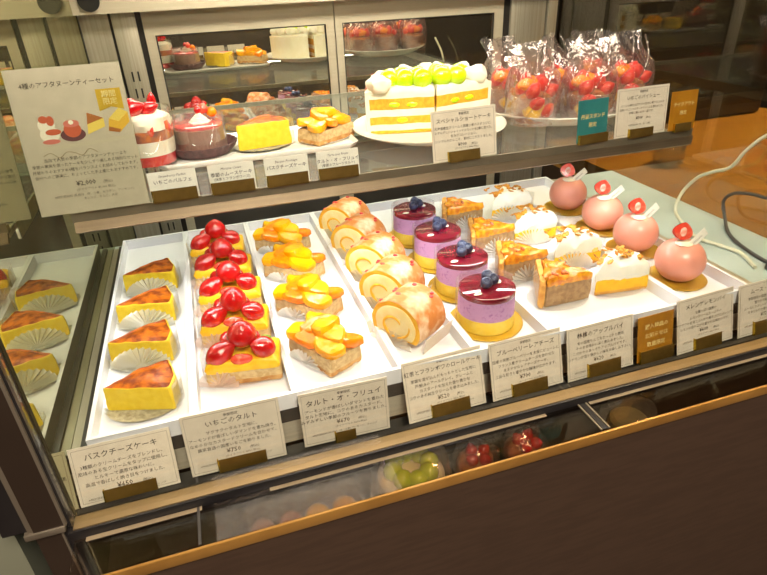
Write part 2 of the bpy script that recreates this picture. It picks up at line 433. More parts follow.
# ------------------------------------------------------------------ display case shell
XL, XR = -.1475, .690
case = thing('display_case', 'steel and dark brown refrigerated cake display case', 'display case', (0, 0, 0))
def part(name, m, boxes, bev=0., parent=None, smooth=True):
    bm = NB()
    for b in boxes: bbox(bm, *b[:6], mi=(b[6] if len(b) > 6 else 0))
    if bev: bevel(bm, bev)
    return obj(name, bm, m, parent or case, smooth)
part('base_cabinet', 'panel', [(-.1525, 1.0, .333, 1.08, -1.0, -.150)])
part('front_panel', 'panel', [(-.1525, 1.0, .3190, .3212, -.90, -.0500)])
part('brass_trim', 'gold_trim', [(-.1525, 1.0, .3160, .3188, -.0575, -.0462)], .001)
part('lower_floor', 'brown_post', [(-.1525, 1.0, .3215, .42, -.124, -.120)])
part('lower_back', 'brown_post', [(-.1525, 1.0, .42, .425, -.124, -.053)])
part('ledge_glass', 'low_pane', [(-.1505, 1.0, .3192, .3570, -.0498, -.0468)])
part('ledge_divider', 'dark_steel', [(-.0590, -.0568, .3200, .3570, -.0466, -.0460)])
part('ledge_divider', ['black', 'steel_dull'], [(.3000, .3050, .3200, .3570, -.0466, -.0456, 0), (.2975, .2992, .3200, .3570, -.0466, -.0456, 1), (.3060, .3075, .3200, .3570, -.0466, -.0456, 1)])
part('ledge_strip', 'tan_strip', [(-.142, -.055, .3530, .3572, -.0466, -.0462)])  # flat tan strips along the back of the ledge glass
part('ledge_strip', 'tan_strip', [(.0, .262, .3535, .3572, -.0466, -.0462)])
part('ledge_strip', 'tan_strip', [(.31, 1., .3535, .3572, -.0466, -.0462)])
part('front_rail', 'black', [(-.153, 1.0, .3575, .3685, -.0505, -.0385)], .0008)
part('perforated_strip', 'perf', [(-.1495, 1.0, .3595, .3725, -.0385, -.0375)])
part('price_rail', 'black', [(-.1495, 1.0, .3725, .3775, -.0505, -.036), (-.1495, 1.0, .3775, .396, -.0505, -.0425)])
part('front_upstand', 'steel_bright', [(-.1495, 1.0, .4005, .4035, -.0425, -.0185)])
part('deck_edge', 'dark_steel', [(-.1495, 1.0, .4000, .4035, -.0185, -.0045)])
part('deck', 'bluegrey', [(-.1475, .689, .4035, .835, -.02, -.0035)])
part('well_panel', 'dark_steel', [(-.1475, .689, .831, .835, -.16, -.02)])
part('well_floor', 'black', [(-.1475, .689, .835, 1.05, -.165, -.16)])
part('side_gasket', 'black', [(-.1395, -.1335, .4035, .82, -.0035, .0015)])
part('side_vent_strip', 'perf_steel', [(-.1472, -.1398, .4035, .82, -.0035, -.001)])
part('end_channel', 'steel', [(.540, .546, .4035, .82, -.0035, .007), (.554, .562, .4035, .82, -.0035, .003)])
part('side_glass', 'side_mirror', [(-.1505, XL, .3725, 1.06, -.16, .42)])
part('end_glass', 'end_pane', [(XR, XR+.005, .372, 1.06, -.0375, .42)])
part('front_glass', 'pane', [(-.1485, 1.0, .3622, .3662, -.0378, .42)])
part('corner_post', ['brown_post', 'steel_dull', 'black'],
     [(-.1745, -.1535, .3590, .372, -.030, .46, 0), (-.1535, -.1515, .3585, .372, -.030, .46, 1), (-.1515, -.1497, .361, .372, -.036, .46, 2),
      (-.1785, -.1745, .3600, .372, -.030, .46, 1), (-.196, -.1785, .3620, .38, -.030, .46, 2)])
part('post_foot', 'steel_dull', [(-.1815, -.1535, .3575, .374, -.036, -.030)], .0008)
part('corner_post', ['brown_post', 'steel_dull', 'black'], [(-.176, -.158, .3610, .374, -1.0, -.036, 0), (-.158, -.1565, .3600, .374, -1., -.036, 1), (-.1565, -.153, .362, .374, -1., -.036, 2)])
part('canopy', 'steel_sat', [(-.16, .72, .50, 1.08, .42, .45)])
part('top_led_strip', 'led_top', [(-.10, .62, .52, .575, .414, .4195)])
part('top_led_strip', 'led_rear', [(-.10, .62, .84, .89, .414, .4195)])

# rear wall of the case: pilasters, panels, header
YR = 1.055
part('header_rail', 'steel_sat', [(-.1474, .689, 1.022, 1.040, .2875, .42)])
bm = NB(); lathe(bm, [(0, 0), (.015, 0), (.015, .006), (0, .006)], 24, mtx=Matrix.Rotation(PI/2, 4, 'X')); obj('header_lock', bm, 'black', case, loc=(-.1215, 1.0235, .306))
part('rear_panel', 'steel', [(-.1465, -.105, YR+.002, YR+.010, -.16, .42)])
part('panel_seam', 'black', [(-.1474, -.1465, YR-.004, YR+.010, -.16, .42), (-.105, -.1005, YR+.003, YR+.010, -.16, .42)])
pil = part('slotted_pilaster', 'steel', [(-.1005, -.066, YR-.004, YR+.010, -.16, .42)], .001)
bm = NB()
for k in range(12):
    for sx in (-.0885, -.0795):
        bbox(bm, sx-.0013, sx+.0013, YR-.0046, YR-.0036, -.10+.026*k, -.085+.026*k)
obj('slots', bm, 'black', pil, False)
part('panel_seam', 'black', [(-.066, -.0575, YR+.003, YR+.010, -.16, .42)])
part('rear_post', 'steel', [(.587, .660, YR-.004, YR+.010, -.16, .42)], .001)
part('rear_post', 'steel', [(.664, .684, YR-.006, YR+.010, -.16, .42)], .001)
part('panel_seam', 'black', [(.5735, .587, YR+.002, YR+.010, -.16, .42), (.660, .664, YR+.002, YR+.010, -.16, .42), (.684, .690, YR-.002, YR+.010, -.16, .42)])

def mirror_door(x0, x1, label, fl, fr, yb):
    t = thing('sliding_door', label, 'door', (0, 0, 0), 0)
    part('door_frame', 'steel_sat', [(x0, x0+fl, yb, yb+.008, -.155, .287), (x1-fr, x1, yb, yb+.008, -.155, .287),
                                     (x0+fl, x1-fr, yb, yb+.008, .2513, .287)], 0, t)
    part('shaded_frame_foot', 'dark_steel', [(x0+fl, x1-fr, yb+.001, yb+.008, -.155, .02)], 0, t)  # lower door frame, darker metal stands in for the shelf's shadow
    part('mirror_glass', 'door_mirror', [(x0+fl+.002, x1-fr-.002, yb+.0045, yb+.007, .022, .2493)], 0, t)
    part('glass_seal', 'black', [(x0+fl, x1-fr, yb+.002, yb+.0072, .2493, .2513), (x0+fl, x0+fl+.002, yb+.002, yb+.0072, .02, .2493),
                                 (x1-fr-.002, x1-fr, yb+.002, yb+.0072, .02, .2493), (x0+fl, x1-fr, yb+.002, yb+.0072, .02, .022)], 0, t)
mirror_door(-.057, .2495, 'left steel framed sliding door whose glass mirrors the mousse cup and small cakes', .0150, .0140, YR)
mirror_door(.2515, .573, 'right steel framed sliding door whose glass mirrors the bagged pastries', .0125, .018, YR)

# ------------------------------------------------------------------ upper shelf
sh = thing('display_shelf', 'glass upper shelf with a steel front edge carrying cakes and price tags', 'shelf', (0, 0, 0))
def spart(name, m, boxes, bev=0.): return part(name, m, boxes, bev, sh)
spart('shelf_glass', 'shelf_pane', [(-.122, .545, .5405, .980, .144, .149)])
spart('rear_rail', 'steel', [(-.122, .545, .980, .983, .1425, .1492)])
spart('front_channel', 'steel_dull', [(-.122, .545, .5335, .5405, .1435, .1505), (-.122, .545, .5335, .5355, .1505, .1535)])
bm = NB()
pts = [(.5335, .1450), (.5275, .1372), (.530, .1355), (.537, .1435)]
A = [bm.verts.new((-.121, *p)) for p in pts]; B = [bm.verts.new((.541 if i in (1, 2) else .548, *p)) for i, p in enumerate(pts)]
for i in range(4): bm.faces.new((A[i], A[(i+1) % 4], B[(i+1) % 4], B[i]))
bm.faces.new(A); bm.faces.new(B[::-1]); obj('front_lip', bm, 'steel_lip', sh)
spart('led_housing', 'steel_sat', [(-.12, .54, .5405, .560, .1375, .1438)])
spart('led_strip', 'led', [(-.115, .535, .543, .557, .135, .1374)])
spart('shelf_bracket', 'steel', [(-.122, -.1195, .56, 1.045, .128, .1438)]); spart('shelf_bracket', 'steel', [(.5425, .545, .56, 1.045, .128, .1438)])

# ------------------------------------------------------------------ trays
def tray(x0, x1, label, y0=.3985, y1=.812, h=.013):
    bm = NB(); t = .0022; L = []
    def ring(a, z):
        return [bm.verts.new(p) for p in ((x0+a, y0+a, z), (x1-a, y0+a, z), (x1-a, y1-a, z), (x0+a, y1-a, z))]
    R = [ring(0, h-.004), ring(0, h), ring(.0034, h), ring(.0042, 0.), ring(.0055, -.0002)]
    for a, b in zip(R, R[1:]):
        for i in range(4): bm.faces.new((a[i], a[(i+1) % 4], b[(i+1) % 4], b[i]))
    bm.faces.new(R[-1])
    U = ring(.0005, -.0033); 
    for i in range(4): bm.faces.new((R[0][(i+1) % 4], R[0][i], U[i], U[(i+1) % 4]))
    bm.faces.new(U[::-1])
    o = obj('display_tray', bm, 'white_tray', None, False)
    tag(o, label, 'tray', 'white trays on the lower deck')
T = [(-.1315, -.0484, 'narrow white tray holding four burnt cheesecake slices'), (-.0482, .0367, 'narrow white tray holding five strawberry tarts'),
     (.0369, .1349, 'white tray holding four mango and orange tarts'), (.1351, .2088, 'white tray holding five cake roll slices'),
     (.2090, .2918, 'white tray holding four round blueberry mousse cakes'), (.2920, .4518, 'wide white tray holding apple pie and meringue pie slices'),
     (.4520, .538, 'white tray at the right end holding four pink domes')]
for x0, x1, l in T: tray(x0, x1, l)
ZT = .0004

ORD4 = ['front', 'second', 'third', 'back']
def place(root, spots, labels):
    for i, (x, y, a) in enumerate(spots):
        if i == 0: root.location = (x, y, ZT); root.rotation_euler = (0, 0, a); root['label'] = labels[0]
        else: dup(root, (x, y, ZT), a, labels[i])

# ---- burnt cheesecake (local: A tip left, C right front, B back right)
def cheesecake(foil_only, seed, h=.024, name='burnt_cheesecake'):
    t = thing(name, '', 'cake', (0, 0, 0), 0, 'burnt cheesecake slices')
    A, C, B = (-.031, -.004), (.029, -.014), (.021, .031)
    poly = resample([A, C, (.031, .004), B, (-.002, .022)], .004)
    bm = NB()
    loft(bm, poly, [(.001, 1, 0), (.006, 1.02, 0), (.018, 1.0, 0), (h-.002, .99, 0), (h, .97, 0), (h+.0005, .93, 0), (h-.0005, .86, 1), (h+.001, .6, 1), (h+.0018, .3, 1)], 1, .0012, 90, seed)
    obj('cake_body', bm, ['cheese', 'burnt'], t)
    bm = NB(); rosette(bm, (0, 0, 0), .032, 22, sc=(1.06, .86)); obj('foil_base', bm, 'silver', t)
    if not foil_only:
        bm = NB(); fan(bm, (.0, -.0185, 0), .030, .019, -.14, 15, .3); obj('pleated_cup', bm, 'foil', t)
    bm = NB(); sheet(bm, [(.0305, -.0175), (.034, .003), (.028, .026)], [.028, .026, .02], flare=.001); obj('clear_film', bm, 'film', t)
    return t
cheese_tip = cheesecake(True, 1.)
place(cheese_tip, [(-.0915, .4465, -.16)], ['burnt cheesecake slice nearest the glass, its pale cut side fully visible above crinkled foil'])
ch = cheesecake(False, 5.3)
place(ch, [(-.094, .522, -.12), (-.0925, .598, -.06), (-.0905, .674, -.03)],
      ['burnt cheesecake slice second from the front, behind a silver pleated cup', 'burnt cheesecake slice third from the front on the narrow left tray',
       'burnt cheesecake slice at the back of the narrow left tray'])

# ---- strawberry tart
def strawberry(bm, c, r, l, rot):
    prof = []
    for i in range(11):
        t = i/10; a = PI*t
        rr = r*(math.sin(a)**.75)*(1-.28*t); prof.append((max(rr, 0) if 0 < i < 10 else 0, -l/2+l*t))
    lathe(bm, prof, 16, c=c, mtx=rot.to_matrix().to_4x4())
from mathutils import Euler
def tart(seed):
    r = random.Random(seed)
    t = thing('strawberry_tart', '', 'tart', (0, 0, 0), 0, 'strawberry tarts')
    poly = resample([(-.034, -.02), (.034, -.02), (.034, .02), (-.034, .02)], .005)
    bm = NB(); loft(bm, poly, [(.001, .99, 0), (.003, 1, 0), (.006, 1.0, 0), (.013, .99, 1), (.0145, .97, 1)], 1, .0008, 160, seed)
    obj('tart_base', bm, ['crust', 'crumb'], t)
    bm = NB(); loft(bm, poly, [(.014, .97, 0), (.0175, .985, 0), (.021, .95, 0), (.0235, .85, 0), (.0245, .5, 0), (.024, .2, 0)], 0, .0014, 110, seed+2)
    obj('custard', bm, 'custard', t)
    for (x, y, z, R, L, e) in ((.001, .002, .041, .0160, .030, (.25, .1, 0)), (-.019, -.008, .0285, .0125, .034, (.1, 1.05, .35)), (.019, -.007, .0295, .0125, .029, (.1, -.95, .45)), (.006, .014, .030, .010, .026, (1.3, .2, .9)), (-.014, .012, .029, .010, .024, (1.2, .6, -.5))):
        bm = NB(); strawberry(bm, (x, y, z), R, L, Euler(e)); obj('strawberry', bm, 'strawberry', t)
    bm = NB(); blob(bm, (.0, -.0165, .0255), (.0105, .0045, .0055), 2, .001, 200, seed); obj('strawberry_slice', bm, 'berry_cut', t)
    bm = NB(); blob(bm, (.021, .010, .029), (.006, .0035, .001), 2, .0006, 200, seed, rot=Euler((.4, .3, .6))); blob(bm, (.026, .004, .0285), (.005, .003, .001), 2, .0006, 200, seed, rot=Euler((.2, .5, 2.))); obj('mint_leaf', bm, 'mint', t)
    bm = NB(); fan(bm, (-.024, -.0225, 0), .020, .016, -.2, 9, .25); rosette(bm, (0, 0, 0), .036, 24, sc=(1.06, .72)); obj('pleated_cup', bm, 'blush_cup', t)
    bm = NB(); sheet(bm, [(-.037, -.015), (-.0372, .012)], .03); obj('clear_film', bm, 'film', t)
    bm = NB(); sheet(bm, [(.0372, .012), (.037, -.018)], .03); obj('clear_film', bm, 'film', t)
    return t
ta = tart(3.1)
place(ta, [(.0, .463, -.17), (-.0015, .531, -.15), (-.001, .598, -.12), (-.004, .665, -.12), (-.007, .730, -.10)],
      ['strawberry tart nearest the price cards, with pale almond base fully in view', 'strawberry tart second from the front of its tray', 'strawberry tart in the middle of the five on its tray',
       'strawberry tart fourth from the front of its tray', 'strawberry tart at the far back of its tray, under the shelf'])

# ---- mango and orange tart: long axis local x
def fruit_tart(seed, small=False, k=1., group='mango and orange tarts'):
    r = random.Random(seed)
    t = thing('fruit_tart', '', 'tart', (0, 0, 0), 0, 'mango and orange tarts')
    poly = resample([(-.033*k, -.0195*k), (.033*k, -.0195*k), (.033*k, .0195*k), (-.033*k, .0195*k)], .005)
    bm = NB(); loft(bm, poly, [(.001, .99, 0), (.003, 1., 0), (.006, 1.0, 0), (.016*k, .985, 1), (.018*k, .96, 1)], 1, .001, 150, seed); obj('tart_base', bm, ['crust', 'crumb'], t)
    spots = [(-.0215, -.0095, .024, .35, .16, -.2, 'mango'), (-.020, .0100, .025, -.25, -.25, .1, 'mango'), (-.002, -.0105, .025, .7, .3, .1, 'orange'), (.002, .0105, .025, -.3, -.3, 0., 'mango'),
             (.0190, -.0085, .024, .2, .25, .2, 'mango'), (.0210, .0095, .024, .9, -.2, .2, 'orange'), (-.010, .0, .031, 1.2, .1, -.25, 'orange'), (.010, .001, .031, .1, .15, .25, 'mango'), (.0, .004, .0335, 2.0, -.1, .1, 'mango')]
    for i, (x, y, z, a, ex, ey, m) in enumerate(spots):
        hx, hy, hz = (.0168, .0122, .0052) if m == 'mango' else (.0178, .0098, .0048)
        bm = NB(); pl = [(hx*math.cos(q)*(1+.10*math.cos(3*q+i)), hy*math.sin(q)*(1+.12*math.cos(2*q+i*1.7))) for q in [2*PI*u/18 for u in range(18)]]
        loft(bm, pl, [(-hz, .86, 0), (-hz*.5, 1, 0), (hz*.5, .98, 0), (hz*.9, .86, 0), (hz, .6, 0), (hz, .3, 0)], 0, .0012, 140, seed+i*3.3)
        o = obj('mango_piece' if m == 'mango' else 'orange_segment', bm, m, t, loc=(x*k, y*k, z*k), rot=(ex, ey, a)); o.scale = (k, k, k)
    bm = NB(); rosette(bm, (0, 0, 0), .036*k, 24, sc=(1.08, .74)); 
    if not small: fan(bm, (-.004, -.0225, 0), .022, .012, .1, 9, .25)
    obj('pleated_cup', bm, 'white_cup', t)
    return t
ft = fruit_tart(8.)
FA = math.atan2(-.058, .029)
place(ft, [(.0755, .460, FA), (.0785, .550, FA+.25), (.0785, .641, FA+.32), (.0775, .724, FA+.35)],
      ['mango and orange tart at the front of its tray, one corner pointing forward', 'mango and orange tart second from the front, beside the middle strawberry tarts',
       'mango and orange tart third from the front of its tray', 'mango and orange tart at the back of its tray below the shelf'])

# ---- roll slice: D profile extruded along local y (front face -y)
def roll(seed, k=1.06):
    t = thing('roll_cake_slice', '', 'cake', (0, 0, 0), 0, 'roll cake slices')
    prof = []
    for i in range(30):
        a = -.60+(PI+1.2)*i/29
        prof.append((.0285*k*math.cos(a), .021*k+.0255*k*math.sin(a)))
    prof = [(x, max(z, .0015)) for x, z in prof]
    base = resample([prof[-1], prof[0]], .006, .0005)
    poly = prof+[tuple(b) for b in base[1:-1]]
    Tm = Matrix.Rotation(PI/2, 4, 'X')
    # body with both cut faces
    bm = NB()
    lv = [(-.0215*k, .96, 0), (-.0205*k, .99, 0), (-.008*k, 1., 0), (.008*k, 1., 0), (.0205*k, .99, 0), (.0215*k, .965, 0), (.0217*k, .84, 1)]
    loft(bm, poly, lv, 1, .0009, 110, seed, Tm); obj('sponge', bm, ['roll_skin', 'roll_sponge'], t)
    # cream face and spiral, on both sides the same filling
    bm = NB()
    loft(bm, poly, [(.0212*k, .80, 0), (.0225*k, .80, 0), (.0232*k, .74, 0), (.0234*k, .4, 0)], 0, .0012, 130, seed+1, Tm, bottom=False)
    obj('cream_filling', bm, 'roll_cream', t)
    bm = NB(); pts = []
    for i in range(26):
        a = .2-i*.24; rr = .0165*k*(1-.022*i)
        pts.append((rr*1.05*math.cos(a), -.0232*k, .0225*k+rr*.88*math.sin(a)))
    tube(bm, pts, [.0016*k*(.6+.4*math.sin(PI*i/25)) for i in range(26)], 6); obj('sponge_swirl', bm, 'roll_sponge', t)
    bm = NB(); r = random.Random(int(seed*10))
    for i in range(9):
        a = PI/2+r.uniform(-1.0, .9); y = r.uniform(-.02, .018)
        blob(bm, (.0288*k*math.cos(a), y*k, .021*k+.0258*k*math.sin(a)), (.003*r.uniform(.6, 1.3), .0026, .0012), 1, .0006, 300, i)
    obj('raspberry_crumbs', bm, 'raspberry', t)
    bm = NB(); fan(bm, (-.004, -.0255*k, 0), .024*k, .015*k, 0, 9, .1, pl=.0009); sheet(bm, [(.031*k, -.022*k), (.0315*k, .022*k)], .018, flare=.004); sheet(bm, [(-.0315*k, .022*k), (-.031*k, -.022*k)], .012, flare=.004)
    obj('glassine_wrap', bm, 'cream_cup', t)
    return t
rl = roll(2.2)
RA = math.atan2(-.044, .030)
place(rl, [(.1655, .466, RA), (.1715, .536, RA+.14), (.1735, .605, RA+.18), (.1715, .672, RA+.17), (.1705, .740, RA+.15)],
      ['roll cake slice closest to the front glass, custard swirl and brown skin visible', 'roll cake slice second from the front with a dusted orange top', 'roll cake slice in the middle of its row with white powdered sugar',
       'roll cake slice fourth from the front of its row', 'roll cake slice at the back of its row, tucked below the shelf edge'])

# ---- blueberry mousse
def mousse():
    t = thing('blueberry_mousse_cake', '', 'cake', (0, 0, 0), 0, 'round blueberry mousse cakes')
    bm = NB(); lathe(bm, [(0, .0005), (.0385, .0005), (.039, .0018), (.037, .0012), (.0, .0013)], 40)
    bbox(bm, -.05, -.034, .012, .024, .0009, .0018); obj('gold_board', bm, 'gold', t)
    R = .0292
    bm = NB(); lathe(bm, [(0, .0016), (R, .0016), (R+.0003, .003), (R+.0002, .0165), (0, .0165)], 40); obj('lemon_base', bm, 'b_base', t)
    bm = NB(); lathe(bm, [(0, .0165), (R+.0002, .0165), (R, .018), (R-.0002, .0375), (0, .0375)], 40); obj('blueberry_mousse', bm, 'b_mousse', t)
    bm = NB(); lathe(bm, [(0, .0375), (R-.0002, .0375), (R+.0001, .0385), (R-.0004, .0425), (R-.0022, .0434), (0, .0434)], 40); obj('berry_jelly', bm, 'b_glaze', t)
    for (x, y, z) in ((-.003, -.004, .0490), (.007, .001, .0490), (.0035, .0075, .0505)):
        bm = NB(); lathe(bm, [(0, -.0058), (.004, -.0048), (.0062, -.001), (.0060, .002), (.0045, .0046), (.0028, .0052), (.002, .0044), (0, .0042)], 18, c=(x, y, z), mtx=Euler((.4, -.3, 0)).to_matrix().to_4x4()); obj('blueberry', bm, 'blueberry', t)
    for (x, y, a) in ((-.017, -.014, .3), (.014, .002, 1.)):
        bm = NB(); blob(bm, (x, y, .0445), (.0055, .0028, .0007), 2, .0005, 200, x*90, rot=Euler((0, .1, a))); obj('petal', bm, 'cream', t)
    bm = NB(); sheet(bm, arc((0, 0), .0318, PI*.05, PI*.9, 16)[::-1], .047); obj('clear_film', bm, 'film', t)
    return t
mo = mousse()
place(mo, [(.248, .459, 0), (.2555, .535, .05), (.2575, .612, .1), (.2560, .690, .0)],
      ['round blueberry mousse cake at the front of its row, above the price cards', 'round blueberry mousse cake second from the front of its row', 'round blueberry mousse cake third from the front of its row', 'round blueberry mousse cake at the back of its row'])

# ---- apple pie slice (local origin Q: left front corner)
def apple(seed, cup):
    t = thing('apple_pie_slice', '', 'pie', (0, 0, 0), 0, 'apple pie slices')
    Q, Tp, A = (0, 0), (.058, .0), (.024, .050)
    poly = resample([Q, Tp, A], .0045); h = .033
    bm = NB(); loft(bm, poly, [(.001, .98, 0), (.003, 1., 0), (.012, 1.0, 0), (h-.009, .99, 0), (h-.007, .98, 0)], 0, .0009, 140, seed); obj('pie_filling', bm, ['apple_side'], t)
    bm = NB(); loft(bm, poly, [(h-.0085, .97, 0), (h-.004, 1.0, 0), (h, .98, 0), (h+.0025, .86, 0), (h+.0025, .62, 0), (h+.003, .38, 0), (h+.002, .15, 0)], 0, .003, 130, seed+1)
    obj('apple_topping', bm, ['apple_top'], t)
    r = random.Random(int(seed*7)); 
    for i in range(13):
        u, v = r.uniform(.03, .55), r.uniform(.05, .5)
        x = Q[0]+u*(Tp[0]-Q[0])*.8+v*(A[0]-Q[0]); y = v*A[1]+.003
        bm = NB(); q_ = .55 if i % 3 == 0 else .85; blob(bm, (x, y, h+.003), (.0085*q_, .0048*q_, .0038*q_), 2, .0018, 220, i+seed, rot=Euler((r.uniform(-.4, .4), 0, r.uniform(0, 3)))); obj('apple_chunk', bm, 'apple_dark' if i % 3 == 0 else 'apple_top', t)
    d = Vector((A[0], A[1])).normalized(); n = Vector((-d.y, d.x))
    cr = [Vector(Q)+n*.001-d*.002, Vector(Q)+n*.0065, Vector(A)+n*.0065, Vector(A)+n*.001+d*.002]
    bm = NB(); loft(bm, resample([tuple(c) for c in cr], .005), [(.001, 1, 0), (.01, 1.05, 0), (h-.003, 1.08, 0), (h, .95, 0)], 0, .0014, 130, seed+3); obj('crust', bm, 'pie_crust', t)
    bm = NB(); rosette(bm, (.025, .014, 0), .036, 24, sc=(1., .8))
    if cup: fan(bm, (.034, -.004, 0), .026, .021, .08, 13, .28)
    obj('pleated_cup', bm, 'white_cup', t)
    bm = NB(); sheet(bm, [(-.005, .006), (.012, .048)][::-1], .034); obj('clear_film', bm, 'film', t)
    return t
ap0 = apple(1.5, False); place(ap0, [(.3185, .459, .0)], ['apple pie slice at the front of its row, brown filling facing the glass'])
ap = apple(4.2, True)
place(ap, [(.303, .522, .03), (.306, .602, .08), (.3035, .688, .05)],
      ['apple pie slice second from the front, behind a white pleated cup', 'apple pie slice third from the front of its row', 'apple pie slice at the back of its row, beside the hindmost mousse cake'])

# ---- meringue pie slice (local origin: centre of front cut face)
def meringue(seed, cup):
    t = thing('meringue_pie_slice', '', 'pie', (0, 0, 0), 0, 'meringue pie slices')
    poly = resample([(-.033, 0), (.033, 0), (.026, .033), (.004, .046)], .0045)
    bm = NB(); loft(bm, poly, [(.001, .97, 0), (.004, 1.0, 0), (.005, 1., 0), (.0165, .985, 1), (.0185, .95, 1)], 1, .0008, 150, seed); obj('lemon_base', bm, ['pie_crust', 'lemon'], t)
    bm = NB(); loft(bm, poly, [(.016, .96, 0), (.020, 1.0, 0), (.027, .99, 0), (.032, .93, 0), (.0365, .80, 0), (.039, .60, 0), (.040, .38, 0), (.041, .15, 0)], 0, .0040, 85, seed+1)
    obj('meringue_top', bm, 'meringue', t)
    r = random.Random(int(seed*9)); bm = NB()
    for i in range(34):
        x = r.uniform(-.027, .026); y = r.uniform(.004, .036)
        e = max(abs(x)/.033, abs(y-.018)/.026)
        blob(bm, (x, y, .0425-.0095*e*e+r.uniform(-.0005, .0015)), (.0046, .0028, .0012), 1, .0008, 250, i, rot=Euler((r.uniform(-.6, .6), r.uniform(-.6, .6), r.uniform(0, 3))))
    obj('almond_flakes', bm, 'toast', t)
    bm = NB(); rosette(bm, (0, .017, 0), .037, 24, sc=(1., .78))
    if cup: fan(bm, (-.008, -.005, 0), .027, .022, -.05, 14, .3)
    obj('pleated_cup', bm, 'white_cup', t)
    bm = NB(); sheet(bm, [(.036, .002), (.029, .036)], [.034, .03], flare=.001); obj('clear_film', bm, 'film', t)
    return t
me0 = meringue(1.1, False); place(me0, [(.4155, .4575, -.12)], ['meringue pie slice at the front of its row, yellow lemon layer in view'])
mg = meringue(3.7, True)
place(mg, [(.408, .530, -.05), (.3995, .613, .0), (.411, .698, .0)],
      ['meringue pie slice second from the front of its row', 'meringue pie slice third from the front, beside a white pleated cup', 'meringue pie slice at the back of its row, below the bagged pastries'])

# ---- pink dome
def dome_cake():
    t = thing('pink_dome_cake', '', 'cake', (0, 0, 0), 0, 'pink dome cakes')
    bm = NB(); lathe(bm, [(0, .0005), (.0325, .0005), (.033, .0018), (.0315, .0012), (0, .0013)], 40)
    bbox(bm, -.041, -.028, .010, .020, .0009, .0018); obj('gold_board', bm, 'gold', t)
    pr = []
    for i in range(19):
        a = -PI/2+.42+(PI-.42)*i/18
        rr = .0272*math.cos(a)**.92 if i < 18 else 0
        pr.append((max(rr, 0), .025+.0255*math.sin(a)))
    z0 = pr[0][1]; sh_ = [(0, .0014)]+[(r, .0014+(z-z0)*.0475/(pr[-1][1]-z0)) for r, z in pr]
    bm = NB(); lathe(bm, sh_, 40); obj('glazed_dome', bm, 'pink', t)
    bm = NB(); lathe(bm, [(0, .047), (.008, .047), (.0095, .0485), (.007, .0505), (0, .052)], 18, c=(-.004, -.004, -.0012)); obj('cream_dollop', bm, 'cream', t)
    # half strawberry standing: cut face to the front
    bm = NB()
    prof = []
    for i in range(9):
        tt = i/8; prof.append((.0105*math.sin(PI*tt)**.7*(1-.3*tt) if 0 < i < 8 else 0, -.008+.0175*tt))
    lathe(bm, prof, 20, c=(0, 0, 0))
    bmesh.ops.bisect_plane(bm, geom=bm.verts[:]+bm.edges[:]+bm.faces[:], plane_co=(0, -.001, 0), plane_no=(0, -1, 0), clear_outer=True)
    es = [e for e in bm.edges if e.is_boundary]
    if es: bmesh.ops.contextual_create(bm, geom=es)
    bm.normal_update()
    for f in bm.faces:
        f.material_index = 1 if abs(f.normal.y) > .98 else 0
    sb = obj('strawberry_half', bm, ['strawberry', 'berry_cut'], t, loc=(-.0060, -.001, .0600), rot=(-.45, .30, -.35)); sb.scale = (1.25, 1.25, 1.2)
    bm = NB(); blob(bm, (0, -.0011, .0), (.0032, .0004, .0046), 2, .0003, 300, 1.); obj('strawberry_core', bm, mat('pale strawberry core', (250, 206, 190), .4, rgb2=(246, 150, 130), scale=300), sb)
    bm = NB(); box(bm, (0, 0, 0), (.032, .0006, .0085)); tg = obj('name_tag', bm, 'card_white', t, False, loc=(.0090, -.008, .0515), rot=(-.55, -.42, .25))
    bm2 = lettering([('pâtisserie', .0042, 0, -.0014, 'CENTER', 0)], tg, 'tag_lettering', -.0005, 'ink_soft')
    return t
dm = dome_cake()
place(dm, [(.4960, .463, 0), (.5020, .546, .05), (.5060, .619, -.05), (.5065, .702, .0)],
      ['pink dome cake at the front right corner, nearest the price cards', 'pink dome cake second from the front, strawberry half and tag on top', 'pink dome cake third from the front along the end glass', 'pink dome cake at the back, under the end of the shelf'])

# ------------------------------------------------------------------ price cards
def price_card(x, y, z, lean, yaw, w, h, label, lines, cardm='card', inkm='ink', clip=(.0, .036, .012), grp='price cards along the front rail', edge=True, clip_y=-.003):
    t = thing('price_card', label, 'price card', (x, y, z), (-lean, 0, yaw), grp)
    bm = NB(); bbox(bm, -w/2, w/2, -.0004, .0004, 0, h); obj('card', bm, cardm, t, False)
    if edge and cardm == 'card':
        bm = NB(); m_ = .0022; e = .0002
        for (a, b, c, d) in ((-w/2+m_, w/2-m_, m_, m_+e), (-w/2+m_, w/2-m_, h-m_-e, h-m_), (-w/2+m_, -w/2+m_+e, m_, h-m_), (w/2-m_-e, w/2-m_, m_, h-m_)):
            bbox(bm, a, b, -.00055, -.0004, c, d)
        obj('border_line', bm, 'ink_soft', t, False)
    cx, cw, chh = clip
    bm = NB(); bbox(bm, cx-cw/2, cx+cw/2, clip_y-.0006, clip_y, -.001, chh); bbox(bm, cx-cw/2, cx+cw/2, clip_y-.0006, .001, -.0016, -.0004)
    bbox(bm, cx-cw/2, cx+cw/2, .0006, .0012, -.0016, chh*.7)
    bbox(bm, cx-cw/2-.001, cx-cw/2, clip_y-.0006, .001, -.001, chh, 1)
    obj('card_holder', bm, ['brass_clip', 'brass_edge'], t, False)
    if lines: lettering(lines, t, 'lettering', -.0006, inkm)
    return t

